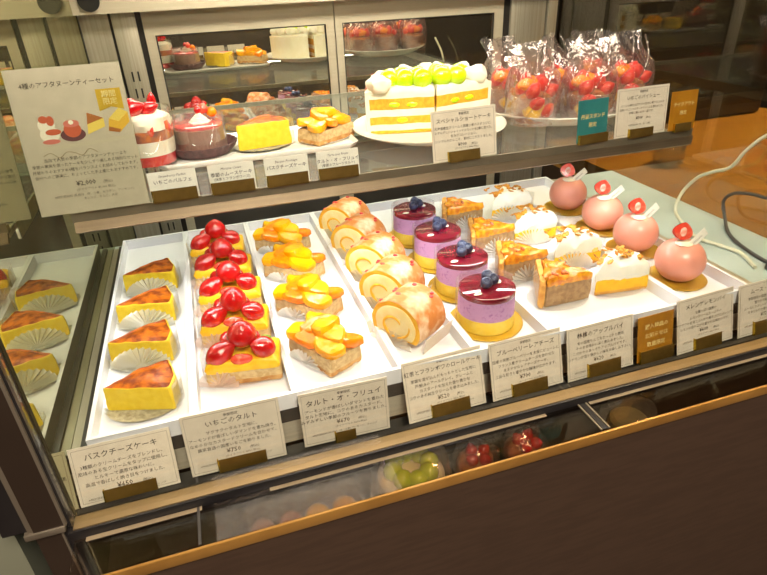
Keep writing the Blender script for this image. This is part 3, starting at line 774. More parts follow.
def std(w, h, season, title, body, price, foot=True, ts=.0062, bs=.0037):
    L = []; z = h-.0085
    if season: L.append(('季節限定', .0030, 0, h-.0068, 'CENTER', .012)); z = h-.0135
    else: z = h-.0115
    L.append((title, ts, 0, z, 'CENTER', .008)); z -= .0072
    for b in body:
        L.append((b, bs, 0, z, 'CENTER', .006)); z -= .0051
    z -= .0012
    L.append((price+' ', .0058, -.002, z, 'CENTER', .012)); L.append(('(税込)', .003, .0105, z, 'LEFT', .006))
    L.append(('(テイクアウト '+price[:-1]+'0 税込)', .0026, .004, z-.004, 'CENTER', 0))
    if foot: L.append(('※特定原材料 (乳成分、卵、小麦) アーモンド、オレンジ', .0024, -.002, max(z-.009, .0035), 'CENTER', 0))
    return L
ZC, YC = -.0392, .3835
price_card(-.1082, YC-.0015, ZC, .33, .0, .0770, .050, 'cream price card at the far left, for the burnt cheesecake', std(.08, .05, False, 'バスクチーズケーキ', ['3種類のクリームチーズをブレンドし、', '風味のある生クリームをタップに使用し、', 'とルキーで濃厚な味わいに。', '高温で香ばしく焼き目をつけました。'], '¥650'), clip=(.001, .040, .011))
price_card(-.0200, YC, ZC, .15, -.02, .080, .0585, 'cream price card under the strawberry tarts', std(.08, .0585, True, 'いちごのタルト', ['サクサクのタルト生地に、', 'アーモンドが香ばしいダマンドを重ね焼き。', 'なめらかなカスタードクリームを合わせて、', '農家直送の国産いちごを飾りました。'], '¥750'), clip=(.003, .040, .0125))
price_card(.0760, YC+.001, ZC, .08, -.03, .079, .0555, 'cream price card under the mango and orange tarts, with a short brass clip', std(.08, .0555, True, 'タルト・オ・フリュイ', ['アーモンドが香ばしいダマンドを重ねた', 'タルト生地に、コクのあるカスタード。', 'みずみずしい季節のフルーツを飾りました。'], '¥670', ts=.0068, bs=.0040), clip=(-.002, .018, .0105))
price_card(.1735, YC-.001, ZC, .32, .03, .080, .0585, 'cream price card under the roll cake slices, black title over four lines', std(.08, .0585, True, '紅茶とフランボワのロールケーキ', ['茶葉を混ぜ込んだもっちりとした生地に', '芦屋LBのアールグレイ、クレームと', 'カスタードを加えた香り豊かな', 'コクのある純生クリームを巻き込みました。'], '¥520', ts=.0052), clip=(.003, .038, .013))
price_card(.2595, YC, ZC, .28, .03, .079, .0585, 'cream price card under the blueberry mousse cakes', std(.08, .0585, True, 'ブルーベリーレアチーズ', ['国産の完熟ブルーベリーを主役にピューレに', 'フランス産クリームチーズを合わせた', 'まろやかなレアチーズケーキ。', '上品な甘さと爽やかな酸味が広がります。'], '¥700', ts=.0058), clip=(.001, .038, .013))
price_card(.3425, YC, ZC, .24, .03, .079, .056, 'cream price card for the apple pie, just left of the ochre card', std(.08, .056, False, '林檎のアップルパイ', ['旬の国産りんごをたっぷりと使用', 'そのまま味わい深く煮込みました。', 'こだわりのあっさりアップルパイです。', 'シナモンが香り懐かしい味をお楽しみ下さい。'], '¥620'), clip=(.003, .038, .0145))
price_card(.4095, YC+.002, ZC, .20, .05, .046, .050, 'small ochre gold card with pale writing between two cream price cards', [('購入特典の', .006, .001, .036, 'CENTER', .02), ('お知らせは', .006, .001, .026, 'CENTER', .02), ('数量限定', .006, .001, .016, 'CENTER', .02)], 'ochre', 'ink_pale', clip=(.001, .043, .013))
price_card(.4735, YC+.0, ZC, .26, .06, .078, .0595, 'cream price card below the front pink dome, right of the ochre card', std(.08, .0595, False, 'メレンゲレモンパイ', ['甘酸っぱい国産の', 'レモンクリームたっぷりの', 'サクサクの生地とふんわり焼き上げたメレンゲの', 'レモンの香り広がる爽やかな味わいです。'], '¥600'), clip=(.002, .036, .0135))
price_card(.5575, YC+.001, ZC, .26, .04, .082, .0595, 'cream price card at the far right, cut off by the photo edge', std(.08, .0595, False, 'ムース・フレーズ', ['季節限定の国産いちごを使用した', '爽やかで軽い口どけの', 'ムースにやさしいピンクのチョコレート', 'をまとわせた華やかな一品です。'], '¥720'), clip=(.006, .050, .015))

# ------------------------------------------------------------------ upper shelf goods
ZS = .1492
sg = thing('menu_sign', 'large cream sign with four printed cakes at the left end of the shelf', 'sign', (-.0995, .5310, .1548), (-.22, 0, .0))
W, Hh = .088, .1185
bm = NB(); bbox(bm, -W/2, W/2, -.0006, .0006, 0, Hh); obj('card', bm, 'sign_card', sg, False)
bm = NB(); bbox(bm, -W/2-.0012, W/2+.0012, -.0022, -.0014, 0, Hh+.0015); obj('acrylic_cover', bm, 'pane', sg, False)
lettering([('4種のアフタヌーンティーセット', .0050, .0015, Hh-.015, 'CENTER', .006),
           ('当店で人気の季節のアフタヌーンティーより', .0033, .002, .0445, 'CENTER', .004), ('季節の果実を使ったケーキを少しずつ楽しめる特別なセット', .0031, .001, .0400, 'CENTER', .004),
           ('月替わりのおすすめ4種をバランスよくお詰めしております。', .0031, .001, .0355, 'CENTER', .004), ('自分へのご褒美に、ちょっとした手土産にもおすすめです。', .0031, .001, .0310, 'CENTER', .004),
           ('¥2,000', .0056, -.003, .0225, 'CENTER', .014), ('(税込)', .003, .0105, .0225, 'LEFT'), ('(テイクアウト ¥1,960 税込)', .0026, .004, .0182, 'CENTER'),
           ('※特定原材料 (乳成分、卵、小麦、ゼラチン、アーモンド)', .0025, .002, .0138, 'CENTER'), ('オレンジ、りんご、大豆', .0025, .006, .0104, 'CENTER')], sg, 'lettering', -.0008)
bm = NB()
rb = [bm.verts.new(p) for p in ((.021, -.0009, Hh-.020), (.0405, -.0009, Hh-.020), (.0405, -.0009, Hh-.0375), (.0308, -.0009, Hh-.0345), (.021, -.0009, Hh-.0375))]
bm.faces.new(rb); rbn = obj('ribbon_print', bm, 'gold', sg, False)
lettering([('期間', .0058, .0308, Hh-.0262, 'CENTER', .02), ('限定', .0058, .0308, Hh-.0322, 'CENTER', .02)], rbn, 'ribbon_lettering', -.0011, 'ink_pale')
def flat(bm, pts, y, mi): bm.faces.new([bm.verts.new((p[0], y, p[1])) for p in pts]).material_index = mi
def disc(bm, cx, cz, rx, rz, y, mi, n=18): flat(bm, [(cx+rx*math.cos(2*PI*i/n), cz+rz*math.sin(2*PI*i/n)) for i in range(n)], y, mi)
bm = NB()
flat(bm, [(-.030, .0535), (.042, .0565), (.042, .0595), (-.030, .0565)], -.00075, 0)
disc(bm, -.021, .0665, .0075, .0065, -.0008, 1); disc(bm, -.022, .074, .0065, .006, -.00085, 1); disc(bm, -.0235, .0785, .0035, .003, -.0009, 2); disc(bm, -.0185, .077, .003, .004, -.0009, 2); disc(bm, -.018, .068, .006, .0025, -.0009, 2); disc(bm, -.021, .0605, .0068, .002, -.0009, 3)
disc(bm, -.0035, .0645, .0098, .0055, -.0008, 4); disc(bm, -.0032, .0685, .0068, .0062, -.00085, 2); disc(bm, -.0032, .0735, .0062, .003, -.0009, 3); disc(bm, -.0032, .0745, .002, .0018, -.00095, 1)
flat(bm, [(.008, .0635), (.0225, .0685), (.0225, .0755), (.009, .0715)], -.0008, 5); flat(bm, [(.009, .0715), (.0105, .081), (.0225, .0755)], -.00085, 6)
flat(bm, [(.0245, .0645), (.033, .0625), (.0425, .0705), (.0425, .0785), (.036, .0825), (.0265, .0745)], -.0008, 7); flat(bm, [(.0265, .0745), (.034, .0715), (.0425, .0785), (.036, .0825)], -.00085, 5); flat(bm, [(.0245, .0645), (.033, .0625), (.0345, .065), (.0255, .068)], -.0009, 6)
pm = [mat('print grey', (205, 190, 172), .6), mat('print white', (246, 234, 224), .6), mat('print red', (206, 92, 60), .6), mat('print rose', (220, 120, 110), .6), mat('print plum', (104, 54, 62), .6), mat('print yellow', (240, 206, 96), .6), mat('print brown', (180, 104, 44), .6), mat('print amber', (232, 178, 50), .6)]
obj('printed_cakes', bm, pm, sg, False)
bm = NB(); tube(bm, smooth_path([(-.030+.006*i, -.0009, .0495+.0025*math.sin(i*2.3)) for i in range(8)], 6), .00022, 4); obj('printed_flourish', bm, 'brass_clip', sg, False)

# small name tags in a row
ylab = .5292
for i, (x, top, t1, t2, lab) in enumerate([(-.0325, 'Strawberry Parfait', 'いちごのパルフェ', '', 'small name tag under the strawberry parfait, one line of writing'), (.0195, 'Mousse Cacao', '季節のムースケーキ', '(抹茶とフランボワーズ)', 'small name tag in front of the cocoa mousse cup'),
                                     (.0705, 'Basque Fromage', 'バスクチーズケーキ', '', 'small name tag in front of the cheesecake slice on the shelf'), (.1205, 'Tarte aux Fruits', 'タルト・オ・フリュイ', '(季節のフルーツタルト)', 'small name tag in front of the fruit tart on the shelf')]):
    L = [(top, .0032, 0, .0205, 'CENTER', 0, .3), (t1, .0042, 0, .0150, 'CENTER', .008)]
    if t2: L.append((t2, .0031, 0, .0112, 'CENTER', .004))
    price_card(x, ylab+.004, .1542, .12, .0, .0415, .0255, lab, L, 'card_white', 'ink', (.0, .0385, .0098), 'small name tags on the shelf edge', False, -.0016)
for i, (x, lab) in enumerate([(-.0065, 'clear acrylic clip between the parfait and mousse name tags'), (.0455, 'clear acrylic clip between the mousse and cheesecake name tags'), (.0955, 'clear acrylic clip between the cheesecake and tart name tags')]):
    bm = NB(); bbox(bm, -.0038, .0038, 0, .0012, 0, .0215); bbox(bm, -.0038, .0038, -.003, 0, 0, .0012); bbox(bm, -.0038, .0038, -.003, -.0022, 0, .0095)
    tag(obj('card_clip', bm, 'clear', None, False, loc=(x, .5330, .1538)), lab, 'clip', 'clear clips on the shelf edge')
price_card(.2560, .5350, .1540, .17, .04, .073, .0505, 'cream price card in front of the muscat grape cake', [('季節限定', .0030, 0, .0445, 'CENTER', .012), ('スペシャルショートケーキ', .0052, 0, .0385, 'CENTER', .008), ('北海道産生クリームと国産小麦のスポンジに、', .0032, 0, .032, 'CENTER', .004), ('みずみずしいシャインマスカットを2層に並べた、', .0030, 0, .0278, 'CENTER', .004), ('包みデコレーション。', .0032, 0, .0236, 'CENTER', .004), ('シンプルだからこそ、素材にこだわりました。', .0032, 0, .0194, 'CENTER', .004), ('¥900', .0048, -.003, .0138, 'CENTER', .014), ('(税込)', .0028, .007, .0138, 'LEFT'), ('(テイクアウト ¥884 税込)', .0024, .002, .0108, 'CENTER')], clip=(-.002, .035, .0095), grp='cards on the shelf edge')
price_card(.4075, .5345, .1540, .10, .08, .040, .045, 'teal card with pale writing leaning before the bagged pastries', [('丹波スタンド', .0054, 0, .0255, 'CENTER', .02), ('限定', .0054, 0, .0165, 'CENTER', .02)], 'teal', 'ink_pale', (.001, .038, .009), 'cards on the shelf edge')
price_card(.4705, .5340, .1540, .10, .04, .070, .052, 'cream price card in front of the bagged pastries', [('季節限定', .0028, 0, .0465, 'CENTER', .012), ('いちごのパイシュー', .0050, 0, .0400, 'CENTER', .006), ('パリッと焼き上げたパイ生地に果汁あふれる', .0030, 0, .0330, 'CENTER', .004), ('国産いちごとカスタードクリームを重ねました。', .0028, 0, .0288, 'CENTER', .004), ('手軽に楽しめる一品です。', .0030, 0, .0246, 'CENTER', .004), ('¥500', .0046, -.003, .0180, 'CENTER', .01), ('(税込)', .0028, .006, .0180, 'LEFT'), ('※特定原材料 (乳、卵、小麦)', .0024, -.002, .0115, 'CENTER')], clip=(.0, .032, .0085), grp='cards on the shelf edge')
price_card(.5265, .5330, .1540, .10, .03, .037, .043, 'ochre gold card at the right end of the shelf', [('テイクアウト', .0050, 0, .0270, 'CENTER', .02), ('限定', .0050, 0, .0175, 'CENTER', .02)], 'ochre', 'ink_pale', (.0, .022, .008), 'cards on the shelf edge')

# long white tray, parfait, mousse cup, cheesecake, fruit tart
bm = NB(); p_ = [(-.055, -.06), (.170, -.06), (.170, .055), (-.055, .055)]
pp = resample([(a-.0575, b) for a, b in p_], .02, .01)
loft(bm, pp, [(0, .95, 0), (.001, .97, 0), (.006, 1.0, 0), (.007, .995, 0), (.003, .96, 0)], 0)
tag(obj('serving_tray', bm, 'porcelain', None, True, loc=(.0575-.0, .700, ZS)), 'long white porcelain tray under the mousse cup and small cakes', 'tray')
bpy.data.objects['serving_tray'].location.x = .0600
ZP = ZS+.0033
pf = thing('strawberry_parfait', 'layered strawberry parfait in a clear glass right of the big sign', 'parfait', (-.0560, .666, ZP))
bm = NB(); lathe(bm, [(0, 0), (.024, 0), (.026, .003), (.0275, .02), (.029, .045), (.0285, .060), (.0278, .060), (.0283, .045), (.0268, .02), (.0253, .0035), (0, .0025)], 36); obj('glass_cup', bm, 'cup_glass', pf)
bm = NB(); lathe(bm, [(0, .0028), (.0252, .0036), (.0262, .014), (0, .014)], 32); obj('red_jelly_layer', bm, 'red_jelly', pf)
bm = NB(); lathe(bm, [(0, .0142), (.0263, .0142), (.027, .025), (.0272, .029), (0, .029)], 32); obj('lower_cream_layer', bm, 'cream', pf)
bm = NB(); lathe(bm, [(0, .0292), (.0270, .0292), (.0276, .0395), (0, .0425)], 32, wob=lambda a, z: 1+.02*math.sin(5*a)); obj('cake_layer', bm, mat('berry and cocoa layer', (150, 96, 84), .6, rgb2=(206, 120, 60), scale=90, lo=.4, hi=.6), pf)
bm = NB(); lathe(bm, [(0, .040), (.0272, .040), (.0276, .047), (.0262, .0520), (.018, .0555), (0, .0565)], 32, wob=lambda a, z: 1+.05*math.sin(4*a+z*300)); obj('top_cream_layer', bm, 'cream', pf)
for (x, y, z, R, L, e, m) in ((-.006, -.012, .0625, .0095, .026, (.2, 1.35, .25), 'strawberry'), (.008, -.009, .0605, .0080, .024, (.1, 1.25, -.2), 'strawberry'), (-.018, -.014, .0560, .0105, .022, (.5, .9, .9), 'orange'), (.012, .000, .067, .0055, .018, (.2, .15, 0), 'strawberry'), (-.010, .006, .0630, .0085, .02, (.3, 1.2, 1.2), 'strawberry')):
    bm = NB(); strawberry(bm, (x, y, z), R, L, Euler(e)); obj('strawberry_piece' if m == 'strawberry' else 'orange_piece', bm, m, pf)
for a in (-.5, -1.2, .3):
    bm = NB(); blob(bm, (.0245*math.cos(a), .0245*math.sin(a), .041), (.0034, .0075, .0105), 2, .001, 200, a, rot=Euler((0, 0, a))); obj('strawberry_slice', bm, 'berry_cut', pf)

mc = thing('cocoa_mousse_cup', 'cocoa mousse cup with red jelly top in a dark scalloped paper cup', 'dessert', (-.0020, .690, ZP))
bm = NB(); lathe(bm, [(0, .0006), (.031, .0008), (.0365, .007), (.0395, .0125), (.0388, .0128), (.0355, .0075), (.03, .0016), (0, .0014)], 72, wob=lambda a, z: 1+(.03*math.cos(24*a) if z > .006 else 0)); obj('paper_cup', bm, 'doily', mc)
bm = NB(); lathe(bm, [(0, .0018), (.0275, .0018), (.0283, .004), (.0278, .030), (.0265, .031), (0, .031)], 40, wob=lambda a, z: 1+.006*math.cos(14*a)); obj('mousse', bm, 'choc', mc)
bm = NB(); lathe(bm, [(0, .0305), (.0268, .0305), (.0272, .033), (.025, .0345), (0, .0345)], 36); obj('berry_jelly', bm, 'red_jelly', mc)
bm = NB()
for k in range(5): lathe(bm, [(0, .0345+k*.002), (.011-k*.0021, .0345+k*.002), (.0115-k*.0021, .036+k*.002), (.0105-k*.0021, .0372+k*.002), (0, .0372+k*.002)], 28, c=(.002, -.004, 0), wob=lambda a, z: 1+.07*math.cos(8*a+z*700))
obj('cream_rosette', bm, 'cream', mc)
bm = NB(); strawberry(bm, (.002, -.004, .0485), .0048, .010, Euler((PI, .2, 0))); obj('raspberry', bm, 'strawberry', mc)
bm = NB(); strawberry(bm, (.008, .006, .048), .007, .013, Euler((.3, .3, 0))); obj('strawberry_piece', bm, 'berry_cut', mc)
bm = NB(); blob(bm, (.017, .008, .043), (.006, .004, .006), 2, .0015, 200, 1.); obj('orange_piece', bm, 'orange', mc)
bm = NB(); sheet(bm, arc((0, 0), .0286, -PI*.98, PI*.98, 40), .042); obj('clear_film', bm, 'film', mc)

cs = cheesecake(True, 9.2, .027)
cs.location = (.0665, .686, ZP); cs.rotation_euler = (0, 0, .30); cs.scale = (1.05, 1.05, 1.05); cs['group'] = 'small cakes on the upper shelf'; cs['label'] = 'burnt cheesecake slice alone on the upper shelf between mousse cup and fruit tart'
fs = fruit_tart(5.5, True, .93)
fs.location = (.1425, .684, ZP); fs.rotation_euler = (0, 0, .55); fs['label'] = 'mango and orange tart alone on the upper shelf, left of the cream cake'; fs['group'] = 'small cakes on the upper shelf'

# cream cake on round plate, two slices
bm = NB(); lathe(bm, [(0, 0), (.06, 0), (.066, .003), (.088, .009), (.0945, .0125), (.094, .0138), (.086, .0112), (.065, .006), (0, .0055)], 56)
tag(obj('round_plate', bm, 'porcelain', None, True, loc=(.268, .668, ZS)), 'round white plate under the muscat grape cake', 'plate')
ZQ = ZS+.0058
def cream_slice(a0, a1, label, seed):
    t = thing('shortcake_slice', label, 'cake', (.2695, .648, ZQ), 0, 'muscat shortcake slices')
    R = .077; am = (a0+a1)/2; off = Vector((math.cos(am), math.sin(am)))*.002
    poly = [tuple(Vector(p)+off) for p in ([(0, 0)]+[(R*k/12*math.cos(a0), R*k/12*math.sin(a0)) for k in range(1, 12)]+arc((0, 0), R, a0, a1, 14)+[(R*k/12*math.cos(a1), R*k/12*math.sin(a1)) for k in range(11, 0, -1)])]
    zs = [(.0005, 0), (.0045, 0), (.0115, 1), (.0205, 0), (.0285, 1), (.0415, 0), (.046, 1)]
    bm = NB(); lv = [(.0005, 1, 0)]
    for i, (z, mi) in enumerate(zs[1:]): lv.append((z, 1.0, mi))
    loft(bm, poly, lv, 1, .0009, 90, seed); obj('sponge_layers', bm, ['sponge', 'cream'], t)
    # cream coat round the outside
    bm = NB(); n = 18; o0 = []
    for i in range(n+1):
        a = a0+(a1-a0)*i/n; d = Vector((math.cos(a), math.sin(a)))
        w = 1+.012*noise.noise(Vector((a*6, seed, 0)))
        o0.append([bm.verts.new((*(d*(R+.0002)+off), .0005)), bm.verts.new((*(d*(R+.0045)*w+off), .0005)), bm.verts.new((*(d*(R+.005)*w+off), .049)), bm.verts.new((*(d*(R-.004)+off), .051)), bm.verts.new((*(d*(R-.004)+off), .0462)), bm.verts.new((*(d*(R+.0002)+off), .0462))])
    for A_, B_ in zip(o0, o0[1:]):
        for k in range(6): bm.faces.new((A_[k], B_[k], B_[(k+1) % 6], A_[(k+1) % 6]))
    bm.faces.new(o0[0]); bm.faces.new(o0[-1][::-1]); obj('outer_cream', bm, 'cream', t)
    bm = NB(); loft(bm, poly, [(.0455, 1., 0), (.0495, 1.0, 0), (.053, .94, 0), (.054, .6, 0), (.054, .3, 0)], 0, .0022, 80, seed+2); obj('top_cream', bm, 'cream', t)
    r = random.Random(int(seed)); 
    for (k, da) in ((.93, .12), (.93, .42), (.93, .72), (.94, .95)):
        a = a0+(a1-a0)*da; bm = NB(); blob(bm, (R*k*.92*math.cos(a), R*k*.92*math.sin(a), .058), (.0145, .0130, .0105), 3, .005, 110, a*5); obj('cream_swirl', bm, 'cream', t)
    for (k, da) in ((.24, .5), (.46, .20), (.50, .66), (.72, .34), (.74, .74)):
        a = a0+(a1-a0)*da; bm = NB(); blob(bm, (R*k*math.cos(a), R*k*math.sin(a), .0610-.002*k), (.0130, .0115, .0118), 3, .0007, 60, a); obj('muscat_grape', bm, 'muscat', t)
    # grape slices set in the cream layers on the visible cut side
    ac = a0 if seed < 2 else a1
    d = Vector((math.cos(ac), math.sin(ac))); nn = Vector((d.y, -d.x)) if ac == a0 else Vector((-d.y, d.x))
    for k, z in ((.35, .0335), (.62, .034), (.5, .016)):
        p = d*R*k+off+nn*.0004; bm = NB(); blob(bm, (p.x, p.y, z), (.0065, .0016, .0032), 2, .0004, 100, k, rot=Euler((0, 0, ac))); obj('grape_slice', bm, 'muscat', t)
    return t
cream_slice(math.radians(12), math.radians(84), 'muscat grape shortcake slice at the right, partly behind its price card', 1.)
cream_slice(math.radians(92), math.radians(166), 'muscat grape shortcake slice at the left, its layered cut side facing out', 3.)

# scalloped plate with bagged pastries
bm = NB()
lathe(bm, [(0, 0), (.070, 0), (.080, .004), (.098, .012), (.104, .0155), (.1035, .0168), (.095, .0138), (.078, .006), (0, .004)], 96, mtx=Matrix.Diagonal((.98, .92, 1, 1)), wob=lambda a, z: 1+(.014*math.cos(24*a) if z > .01 else 0))
tag(obj('scalloped_plate', bm, 'porcelain', None, True, loc=(.4565, .683, ZS)), 'white scalloped plate under the bagged strawberry pastries', 'plate')
ZB = ZS+.0046
def bagged(seed):
    t = thing('bagged_pastry', '', 'pastry', (0, 0, 0), 0, 'bagged strawberry pastries'); r = random.Random(seed)
    bm = NB(); lathe(bm, [(0, .001), (.021, .001), (.0225, .003), (.0265, .034), (.026, .0345), (.0215, .0035), (0, .003)], 32); obj('clear_cup', bm, 'clear', t)
    bm = NB(); lathe(bm, [(0, .0032), (.0208, .0036), (.0222, .012), (.0246, .030), (.023, .037), (.014, .041), (0, .042)], 32, wob=lambda a, z: 1-.04*abs(math.sin(3*a+z*90))); obj('pastry', bm, 'brown_cake', t)
    bm = NB(); blob(bm, (-.006, -.0085, .019), (.0150, .0155, .0150), 3, .003, 90, seed+2); obj('custard', bm, 'custard', t)
    for (x, y, z, e) in ((-.012, -.014, .042, (.3, .6, .2)), (.005, -.012, .047, (.2, -.5, .4)), (.014, .004, .047, (.4, .2, .9)), (-.008, .004, .050, (.1, .3, 1.5)), (-.010, -.0190, .028, (1.2, .1, .3)), (.013, -.016, .040, (.8, .7, .3)), (-.017, .000, .044, (.7, .2, .1)), (.004, -.0215, .019, (.9, .5, 1.)), (-.002, .012, .046, (1., .4, 2.))):
        bm = NB(); strawberry(bm, (x, y, z), .0098, .023, Euler(e)); obj('strawberry', bm, 'bag_berry', t)
    for (x, y) in ((.004, .010), (-.013, -.002)):
        bm = NB(); blob(bm, (x, y, .047), (.013, .011, .008), 2, .002, 150, x*77); obj('orange_piece', bm, 'orange', t)
    # crinkled bag gathered to a leaning crest
    bm = NB(); seg = 30; rings = []
    for k, (rr, z, sx) in enumerate([(.0285, .0012, 1), (.031, .012, 1.05), (.0325, .030, 1.05), (.0325, .046, 1.05), (.030, .060, 1.0), (.027, .070, .55), (.029, .080, .28), (.033, .092, .2)]):
        ring = []
        for i in range(seg):
            a = 2*PI*i/seg
            w = 1+(.07+.05*(k > 4))*noise.noise(Vector((math.cos(a)*2.4+seed, math.sin(a)*2.4, z*40)))
            p = Vector((rr*w*math.cos(a), rr*w*sx*math.sin(a)+(.006*(k-4) if k > 4 else 0), z+(.006*noise.noise(Vector((a*1.6, seed*3, k))) if k > 3 else 0)))
            ring.append(bm.verts.new(p))
        rings.append(ring)
    for A_, B_ in zip(rings, rings[1:]):
        for i in range(seg): bm.faces.new((A_[i], A_[(i+1) % seg], B_[(i+1) % seg], B_[i]))
    bm.faces.new(rings[0][::-1]); obj('cellophane_bag', bm, 'cello', t)
    # bright rolled seams of the bag
    bm = NB()
    tube(bm, smooth_path([(-.027, -.020, .012), (-.012, -.031, .042), (.006, -.024, .066), (.018, -.004, .088)], 5), .0008, 5)
    tube(bm, smooth_path([(-.033, -.006, .03), (-.020, -.022, .055), (-.006, -.010, .076), (.004, .004, .094)], 5), .0007, 5); obj('bag_seam', bm, 'cello', t)
    return t
bg = bagged(1.7)
BS = [(.3935, .640, .2), (.4605, .622, -.1), (.5270, .640, .15), (.3935, .708, .4), (.4605, .690, .9), (.5270, .708, .3)]
BL = ['bagged strawberry pastry at the front left of the scalloped plate', 'bagged strawberry pastry in the front middle, right behind the teal card', 'bagged strawberry pastry at the front right, behind the cream card and ochre card',
      'bagged strawberry pastry at the back left of the scalloped plate', 'bagged strawberry pastry in the back row, hemmed in by the others', 'bagged strawberry pastry at the back right corner of the shelf']
for i, (x, y, a) in enumerate(BS):
    if i == 0: bg.location = (x, y, ZB); bg.rotation_euler = (0, 0, a); bg['label'] = BL[0]
    else: dup(bg, (x, y, ZB+(.0 if i != 2 else .004)), a, BL[i])

# ------------------------------------------------------------------ goods in the low glass compartment
ZL = -.1196
def pack(x, y, w, d, label):
    t = thing('cake_pack', label, 'pack', (x, y, ZL))
    bm = NB(); loft(bm, resample([(-w/2, -d/2), (w/2, -d/2), (w/2, d/2), (-w/2, d/2)], .006, .01), [(0, .93, 0), (.004, .97, 0), (.008, 1, 0), (.030, .97, 0), (.040, .88, 0), (.042, .6, 0)], 0, .0006, 60, 1.); obj('plastic_dome', bm, 'dome', t)
    for i, m in enumerate(('choc', 'brown_cake', 'custard', 'lemon')):
        bm = NB(); blob(bm, (-w*.34+w*.22*i, -.003, .019), (.0125, .0130, .0165), 2, .002, 90, i); obj('small_cake', bm, m, t)
pack(.026, .3600, .112, .048, 'long clear plastic pack of small round cakes in the low glass-topped compartment')
t = thing('domed_grape_cake', 'green grape cake under a round clear dome in the low glass-topped compartment', 'cake', (.130, .3690, ZL))
bm = NB(); lathe(bm, [(0, 0), (.038, 0), (.040, .002), (.039, .003), (0, .002)], 36); obj('base_plate', bm, 'porcelain', t)
bm = NB(); lathe(bm, [(.0385, .003), (.0385, .034), (.034, .052), (.02, .060), (0, .061)], 36); obj('plastic_dome', bm, 'dome', t)
bm = NB(); lathe(bm, [(0, .003), (.032, .003), (.032, .030), (.029, .033), (0, .033)], 32); obj('cream_cake', bm, 'cream', t)
for i in range(8):
    a = i*PI/4; bm = NB(); blob(bm, (.018*math.cos(a), .018*math.sin(a), .040), (.0095, .009, .0105), 2, .0006, 60, i); obj('muscat_grape', bm, 'muscat', t)
for x, lab in ((.196, 'red strawberry pastry in a clear bag, left of two in the low glass-topped compartment'), (.249, 'red strawberry pastry in a clear bag, right of two in the low glass-topped compartment')):
    t = thing('wrapped_pastry', lab, 'pastry', (x, .3660, ZL), 0, 'wrapped pastries in the low glass-topped compartment')
    bm = NB(); blob(bm, (0, 0, .020), (.020, .018, .018), 3, .004, 80, x*9); obj('pastry', bm, 'brown_cake', t)
    for i in range(4):
        a = i*1.6+x*10; bm = NB(); strawberry(bm, (.009*math.cos(a), -.004+.009*math.sin(a), .038), .007, .015, Euler((.4, .8, a))); obj('strawberry', bm, 'strawberry', t)
    bm = NB(); blob(bm, (0, 0, .0275), (.0245, .023, .0235), 3, .006, 90, x*5); obj('cellophane_bag', bm, 'cello', t)
t = thing('domed_pudding', 'pale pudding under a small clear dome at the right of the low glass-topped compartment', 'dessert', (.372, .3640, ZL))
bm = NB(); lathe(bm, [(0, .002), (.022, .002), (.020, .026), (.016, .03), (0, .031)], 28); obj('pudding', bm, mat('pale sage pudding', (150, 146, 100), .5, rgb2=(140, 134, 90), scale=60), t)
bm = NB(); lathe(bm, [(.030, 0), (.030, .03), (.024, .044), (0, .049)], 32); obj('plastic_dome', bm, 'dome', t)

# ------------------------------------------------------------------ beyond the right end
bm = NB(); bbox(bm, .700, 1.35, .405, 1.3, -.05, -.012); tag(obj('service_counter', bm, 'wood', None, False), 'warm wooden counter top outside the right end glass', 'counter')
zc = -.0009
bm = NB(); tube(bm, smooth_path([(.670, .500, .155), (.670, .541, .128), (.669, .562, .104), (.669, .578, .078), (.669, .604, .064), (.669, .628, .048), (.667, .647, .020), (.650, .636, zc), (.622, .590, zc), (.604, .548, zc), (.612, .516, zc), (.618, .488, zc), (.602, .452, zc)], 7), .0024, 8)
tag(obj('white_cable', bm, 'cable_w'), 'white cable looping over the blue grey deck by the end glass', 'cable')
cb = thing('dark_cable', 'dark grey cable with a plug hanging down to the deck front by the end glass', 'cable', (0, 0, 0))
bm = NB(); tube(bm, smooth_path([(.678, .470, .055), (.678, .516, .052), (.678, .548, .049), (.677, .572, .041), (.677, .582, .026), (.674, .570, .006), (.656, .545, zc), (.640, .515, zc), (.630, .480, zc), (.626, .452, zc)], 7), .0022, 8); obj('cord', bm, 'cable_b', cb)
bm = NB(); box(bm, (.622, .440, .002), (.016, .022, .010), 0, .4); bevel(bm, .002); obj('plug', bm, 'cable_b', cb)
jr = thing('glass_jar', 'small round glass jar blurred on the counter under the shelf end', 'jar', (.82, .845, -.012))
bm = NB(); lathe(bm, [(0, 0), (.02, .0), (.026, .006), (.028, .02), (.026, .036), (.02, .042), (.02, .046), (.018, .046), (.018, .041), (.024, .034), (.026, .02), (.024, .007), (0, .003)], 32); obj('jar_body', bm, 'dome', jr)
bm = NB(); lathe(bm, [(0, .0462), (.021, .0462), (.021, .052), (0, .053)], 28); obj('lid', bm, 'steel', jr)
mc_ = thing('dark_backdrop', 'dark box added behind the wooden counter top for the dark background', 'appliance', (1.10, 1.14, -.012))  # dark box added to give the dark area beyond the counter
bm = NB(); bbox(bm, -.36, .20, -.06, .15, 0, .34); bevel(bm, .012); obj('body', bm, 'black', mc_)
bm = NB(); bbox(bm, -.32, .16, -.066, -.06, .04, .055); obj('front_ledge', bm, 'dark_steel', mc_)

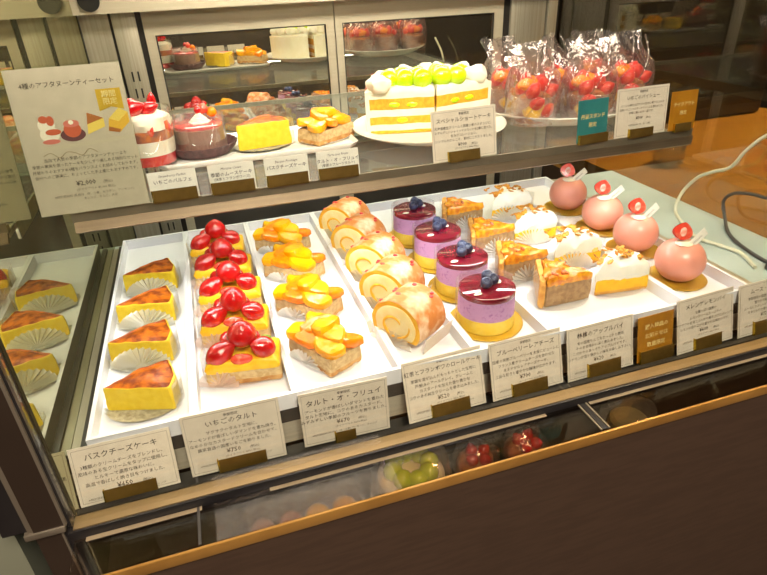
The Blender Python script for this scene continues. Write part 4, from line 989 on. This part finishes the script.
# ------------------------------------------------------------------ beyond the left end
nb = thing('neighbour_cabinet', 'grey green cabinet standing left of the case post', 'cabinet', (0, 0, -1.0))
bm = NB(); bbox(bm, -.80, -.200, .385, 1.06, 0, 1.6); obj('body', bm, 'greygreen', nb, False)
bm = NB(); bbox(bm, -.80, -.202, .381, .385, .60, .606); obj('panel_seam', bm, 'dark_steel', nb, False)
bm = NB()
loft(bm, resample([(-.022, -.006), (.022, -.006), (.022, .006), (-.022, .006)], .006, .005), [(0, 1, 0), (.80, 1, 0), (.835, .96, 0), (.86, .72, 0), (.868, .3, 0)], 0, 0)
tag(obj('chair_back_slat', bm, 'wood', None, True, loc=(-.232, .362, -1.0)), 'rounded orange wooden upright low beside the corner post', 'furniture')

# ------------------------------------------------------------------ camera, world, view
cam = bpy.data.cameras.new('camera'); co = bpy.data.objects.new('camera', cam); COL.objects.link(co)
cam.sensor_width = 36; cam.sensor_fit = 'HORIZONTAL'; cam.lens = 575.04/767*36; cam.clip_start = .01
Rr = ((.95056, -.30811, -.03892), (-.18190, -.45092, -.87383), (.25168, .83771, -.48467))  # rows: right, down, forward
mx = Matrix(((Rr[0][0], -Rr[1][0], -Rr[2][0], 0), (Rr[0][1], -Rr[1][1], -Rr[2][1], 0), (Rr[0][2], -Rr[1][2], -Rr[2][2], .33), (0, 0, 0, 1)))
co.matrix_world = mx
sc.camera = co
w = bpy.data.worlds.new('world'); sc.world = w; w.use_nodes = True
w.node_tree.nodes['Background'].inputs[0].default_value = (.05, .04, .03, 1); w.node_tree.nodes['Background'].inputs[1].default_value = 1
vs = sc.view_settings; sc.display_settings.display_device = 'sRGB'
vs.view_transform = 'Standard'; vs.look = 'None'; vs.gamma = 1; vs.exposure = 0.0; vs.use_curve_mapping = False
cy = sc.cycles
cy.use_denoising = True; cy.transparent_max_bounces = 32; cy.max_bounces = 10; cy.diffuse_bounces = 4; cy.glossy_bounces = 6; cy.transmission_bounces = 8
cy.caustics_reflective = False; cy.caustics_refractive = False; cy.sample_clamp_indirect = 4.0
